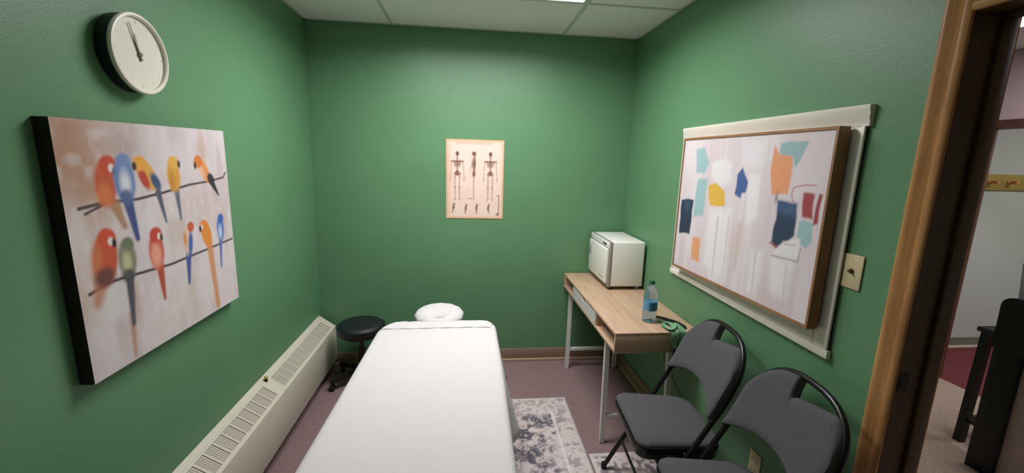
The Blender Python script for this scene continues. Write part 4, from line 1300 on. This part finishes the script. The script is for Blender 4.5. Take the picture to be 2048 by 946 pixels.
# bar stool
bs = thing('bar_stool', (3.20, 1.87, 0), 'slim black backless bar stool standing behind the black counter', 'stool')
sx0, sx1, sy0, sy1 = 3.035, 3.375, 1.70, 2.045
bm = B(); box(bm, sx0, sx1, sy0, sy1, 0.715, 0.745, bev=0.008); build('seat', bm, M_BLACK_S, bs)
for (x, y) in ((sx0 + 0.045, sy0 + 0.03), (sx1 - 0.045, sy0 + 0.03), (sx0 + 0.045, sy1 - 0.03), (sx1 - 0.045, sy1 - 0.03)):
    bm = B(); ox = 0.02 * (1 if x > 3.2 else -1)
    sweep(bm, [(x, y, 0.714), (x + ox, y, 0.0)], [(-0.02, -0.02), (0.02, -0.02), (0.02, 0.02), (-0.02, 0.02)], up=(0, 1, 0)); build('leg', bm, M_BLACK_S, bs)
for q in ((sx0 + 0.045, sx1 - 0.045, sy0 + 0.02, sy0 + 0.04, 0.05, 0.075), (sx0 + 0.045, sx1 - 0.045, sy1 - 0.04, sy1 - 0.02, 0.14, 0.165), (sx0 + 0.02, sx0 + 0.042, sy0 + 0.04, sy1 - 0.04, 0.14, 0.165), (sx1 - 0.04, sx1 - 0.02, sy0 + 0.04, sy1 - 0.04, 0.14, 0.165)):
    boxes('rung', [q], M_BLACK_S, bs)
# black counter
ct = thing('counter', (2.93, 1.4, 0), 'black counter with a rounded end standing in the hallway', 'counter')
bm = B()
cy1_, cz1_ = 1.842, 1.002
P = [(0.95, 0.712), (cy1_ - 0.004, 0.712)] + [(cy1_ - 0.05 + 0.05 * math.cos(a), cz1_ - 0.05 + 0.05 * math.sin(a)) for a in [PI / 2 * k / 8 for k in range(9)]] + [(0.95, cz1_)]
prism(bm, [(2.85, y, z) for y, z in P], (0.17, 0, 0))
build('top_block', bm, M_BLACK_S, ct)
for y in (0.96, 1.712):
    bm = B(); box(bm, 2.852, 2.884, y, y + 0.118, 0, 0.7118, bev=0.003); build('leg', bm, M_BLACK_S, ct)
boxes('side_panel', [(2.8845, 2.905, 0.96, 1.828, 0.0, 0.7115)], mat('mauve_laminate', (214, 184, 186), 0.6), ct)
# pale bin on the counter
bn = B()
def rr(x0, x1, y0, y1, z): return [(x0, y0, z), (x1, y0, z), (x1, y1, z), (x0, y1, z)]
a = rr(2.870, 3.005, 1.60, 1.792, 1.0025); b = rr(2.858, 3.015, 1.585, 1.802, 1.19)
va = [bn.verts.new(p) for p in a]; vb = [bn.verts.new(p) for p in b]
ia = [bn.verts.new(p) for p in rr(2.874, 3.001, 1.604, 1.788, 1.007)]; ib = [bn.verts.new(p) for p in rr(2.862, 3.011, 1.589, 1.798, 1.19)]
bn.faces.new(va[::-1]); bn.faces.new(ia)
for k in range(4):
    j = (k + 1) % 4
    bn.faces.new([va[k], va[j], vb[j], vb[k]]); bn.faces.new([ia[j], ia[k], ib[k], ib[j]]); bn.faces.new([vb[k], vb[j], ib[j], ib[k]])
M_BIN = mat_clear('frosted_plastic', (206, 206, 208), 1.2, 0.35, 0.6)
o = build('plastic_bin', bn, M_BIN, None, False)
tag(o, 'frosted clear plastic bin on top of the black counter', 'bin')
EM2 = mat_emit('hall_diffuser', (1.0, 0.95, 1.0), 22.0)
ceiling_light(2.84, 3.14, 1.0, 2.26, HZ, EM2, 'lit ceiling light panel in the hallway at the top of the doorway')
def area(name, loc, sx, sy, power, c):
    l = bpy.data.lights.new(name, 'AREA'); l.shape = 'RECTANGLE'; l.size = sx; l.size_y = sy; l.energy = power; l.color = c
    o = bpy.data.objects.new(name, l); COL.objects.link(o); o.location = loc
    return o
al = area('troffer_lamp', ((LX0 + LX1) / 2, (LY0 + LY1) / 2, ZC - 0.012), LX1 - LX0 - 0.06, LY1 - LY0 - 0.06, 35.5, (1.0, 0.96, 1.0))
al.data.spread = math.radians(164)
area('cloakroom_added_fill', (5.0, 1.6, HZ - 0.02), 1.2, 0.6, 28, (1, 0.98, 0.95))  # added fill from an unseen source, brightens the coat rack wall

# ================================================================= CAMERA, WORLD
f_px, yaw, pitch, roll = 835.72, 0.111346, 0.183802, -0.0276206
def Rm(y, p, r):
    cy, sy, cp, sp, cr, sr = math.cos(y), math.sin(y), math.cos(p), math.sin(p), math.cos(r), math.sin(r)
    R0 = Matrix(((1, 0, 0), (0, 0, 1), (0, -1, 0)))
    Rz = Matrix(((cy, sy, 0), (-sy, cy, 0), (0, 0, 1)))
    Rx = Matrix(((1, 0, 0), (0, cp, sp), (0, -sp, cp)))
    Rr = Matrix(((cr, -sr, 0), (sr, cr, 0), (0, 0, 1)))
    return Rz @ Rx @ R0 @ Rr
R = Rm(yaw, pitch, roll)
right, down, fwd = R.col[0], R.col[1], R.col[2]
cam = bpy.data.cameras.new('camera'); co = bpy.data.objects.new('camera', cam); COL.objects.link(co)
cam.sensor_fit = 'HORIZONTAL'; cam.sensor_width = 36; cam.lens = f_px / 2048 * 36
cam.clip_start = 0.02
M4 = Matrix.Identity(4)
for i in range(3):
    M4[i][0] = right[i]; M4[i][1] = -down[i]; M4[i][2] = -fwd[i]
M4[2][3] = CAM_Z
co.matrix_world = M4
sc.camera = co

w = bpy.data.worlds.new('world'); sc.world = w; w.use_nodes = True
w.node_tree.nodes['Background'].inputs['Color'].default_value = (0.02, 0.02, 0.02, 1)
w.node_tree.nodes['Background'].inputs['Strength'].default_value = 0.2

sc.view_settings.view_transform = 'Standard'
sc.view_settings.look = 'None'
sc.view_settings.gamma = 1.0
sc.view_settings.use_curve_mapping = False
sc.view_settings.exposure = 0.0
sc.cycles.use_denoising = True
sc.cycles.max_bounces = 10
sc.cycles.diffuse_bounces = 3
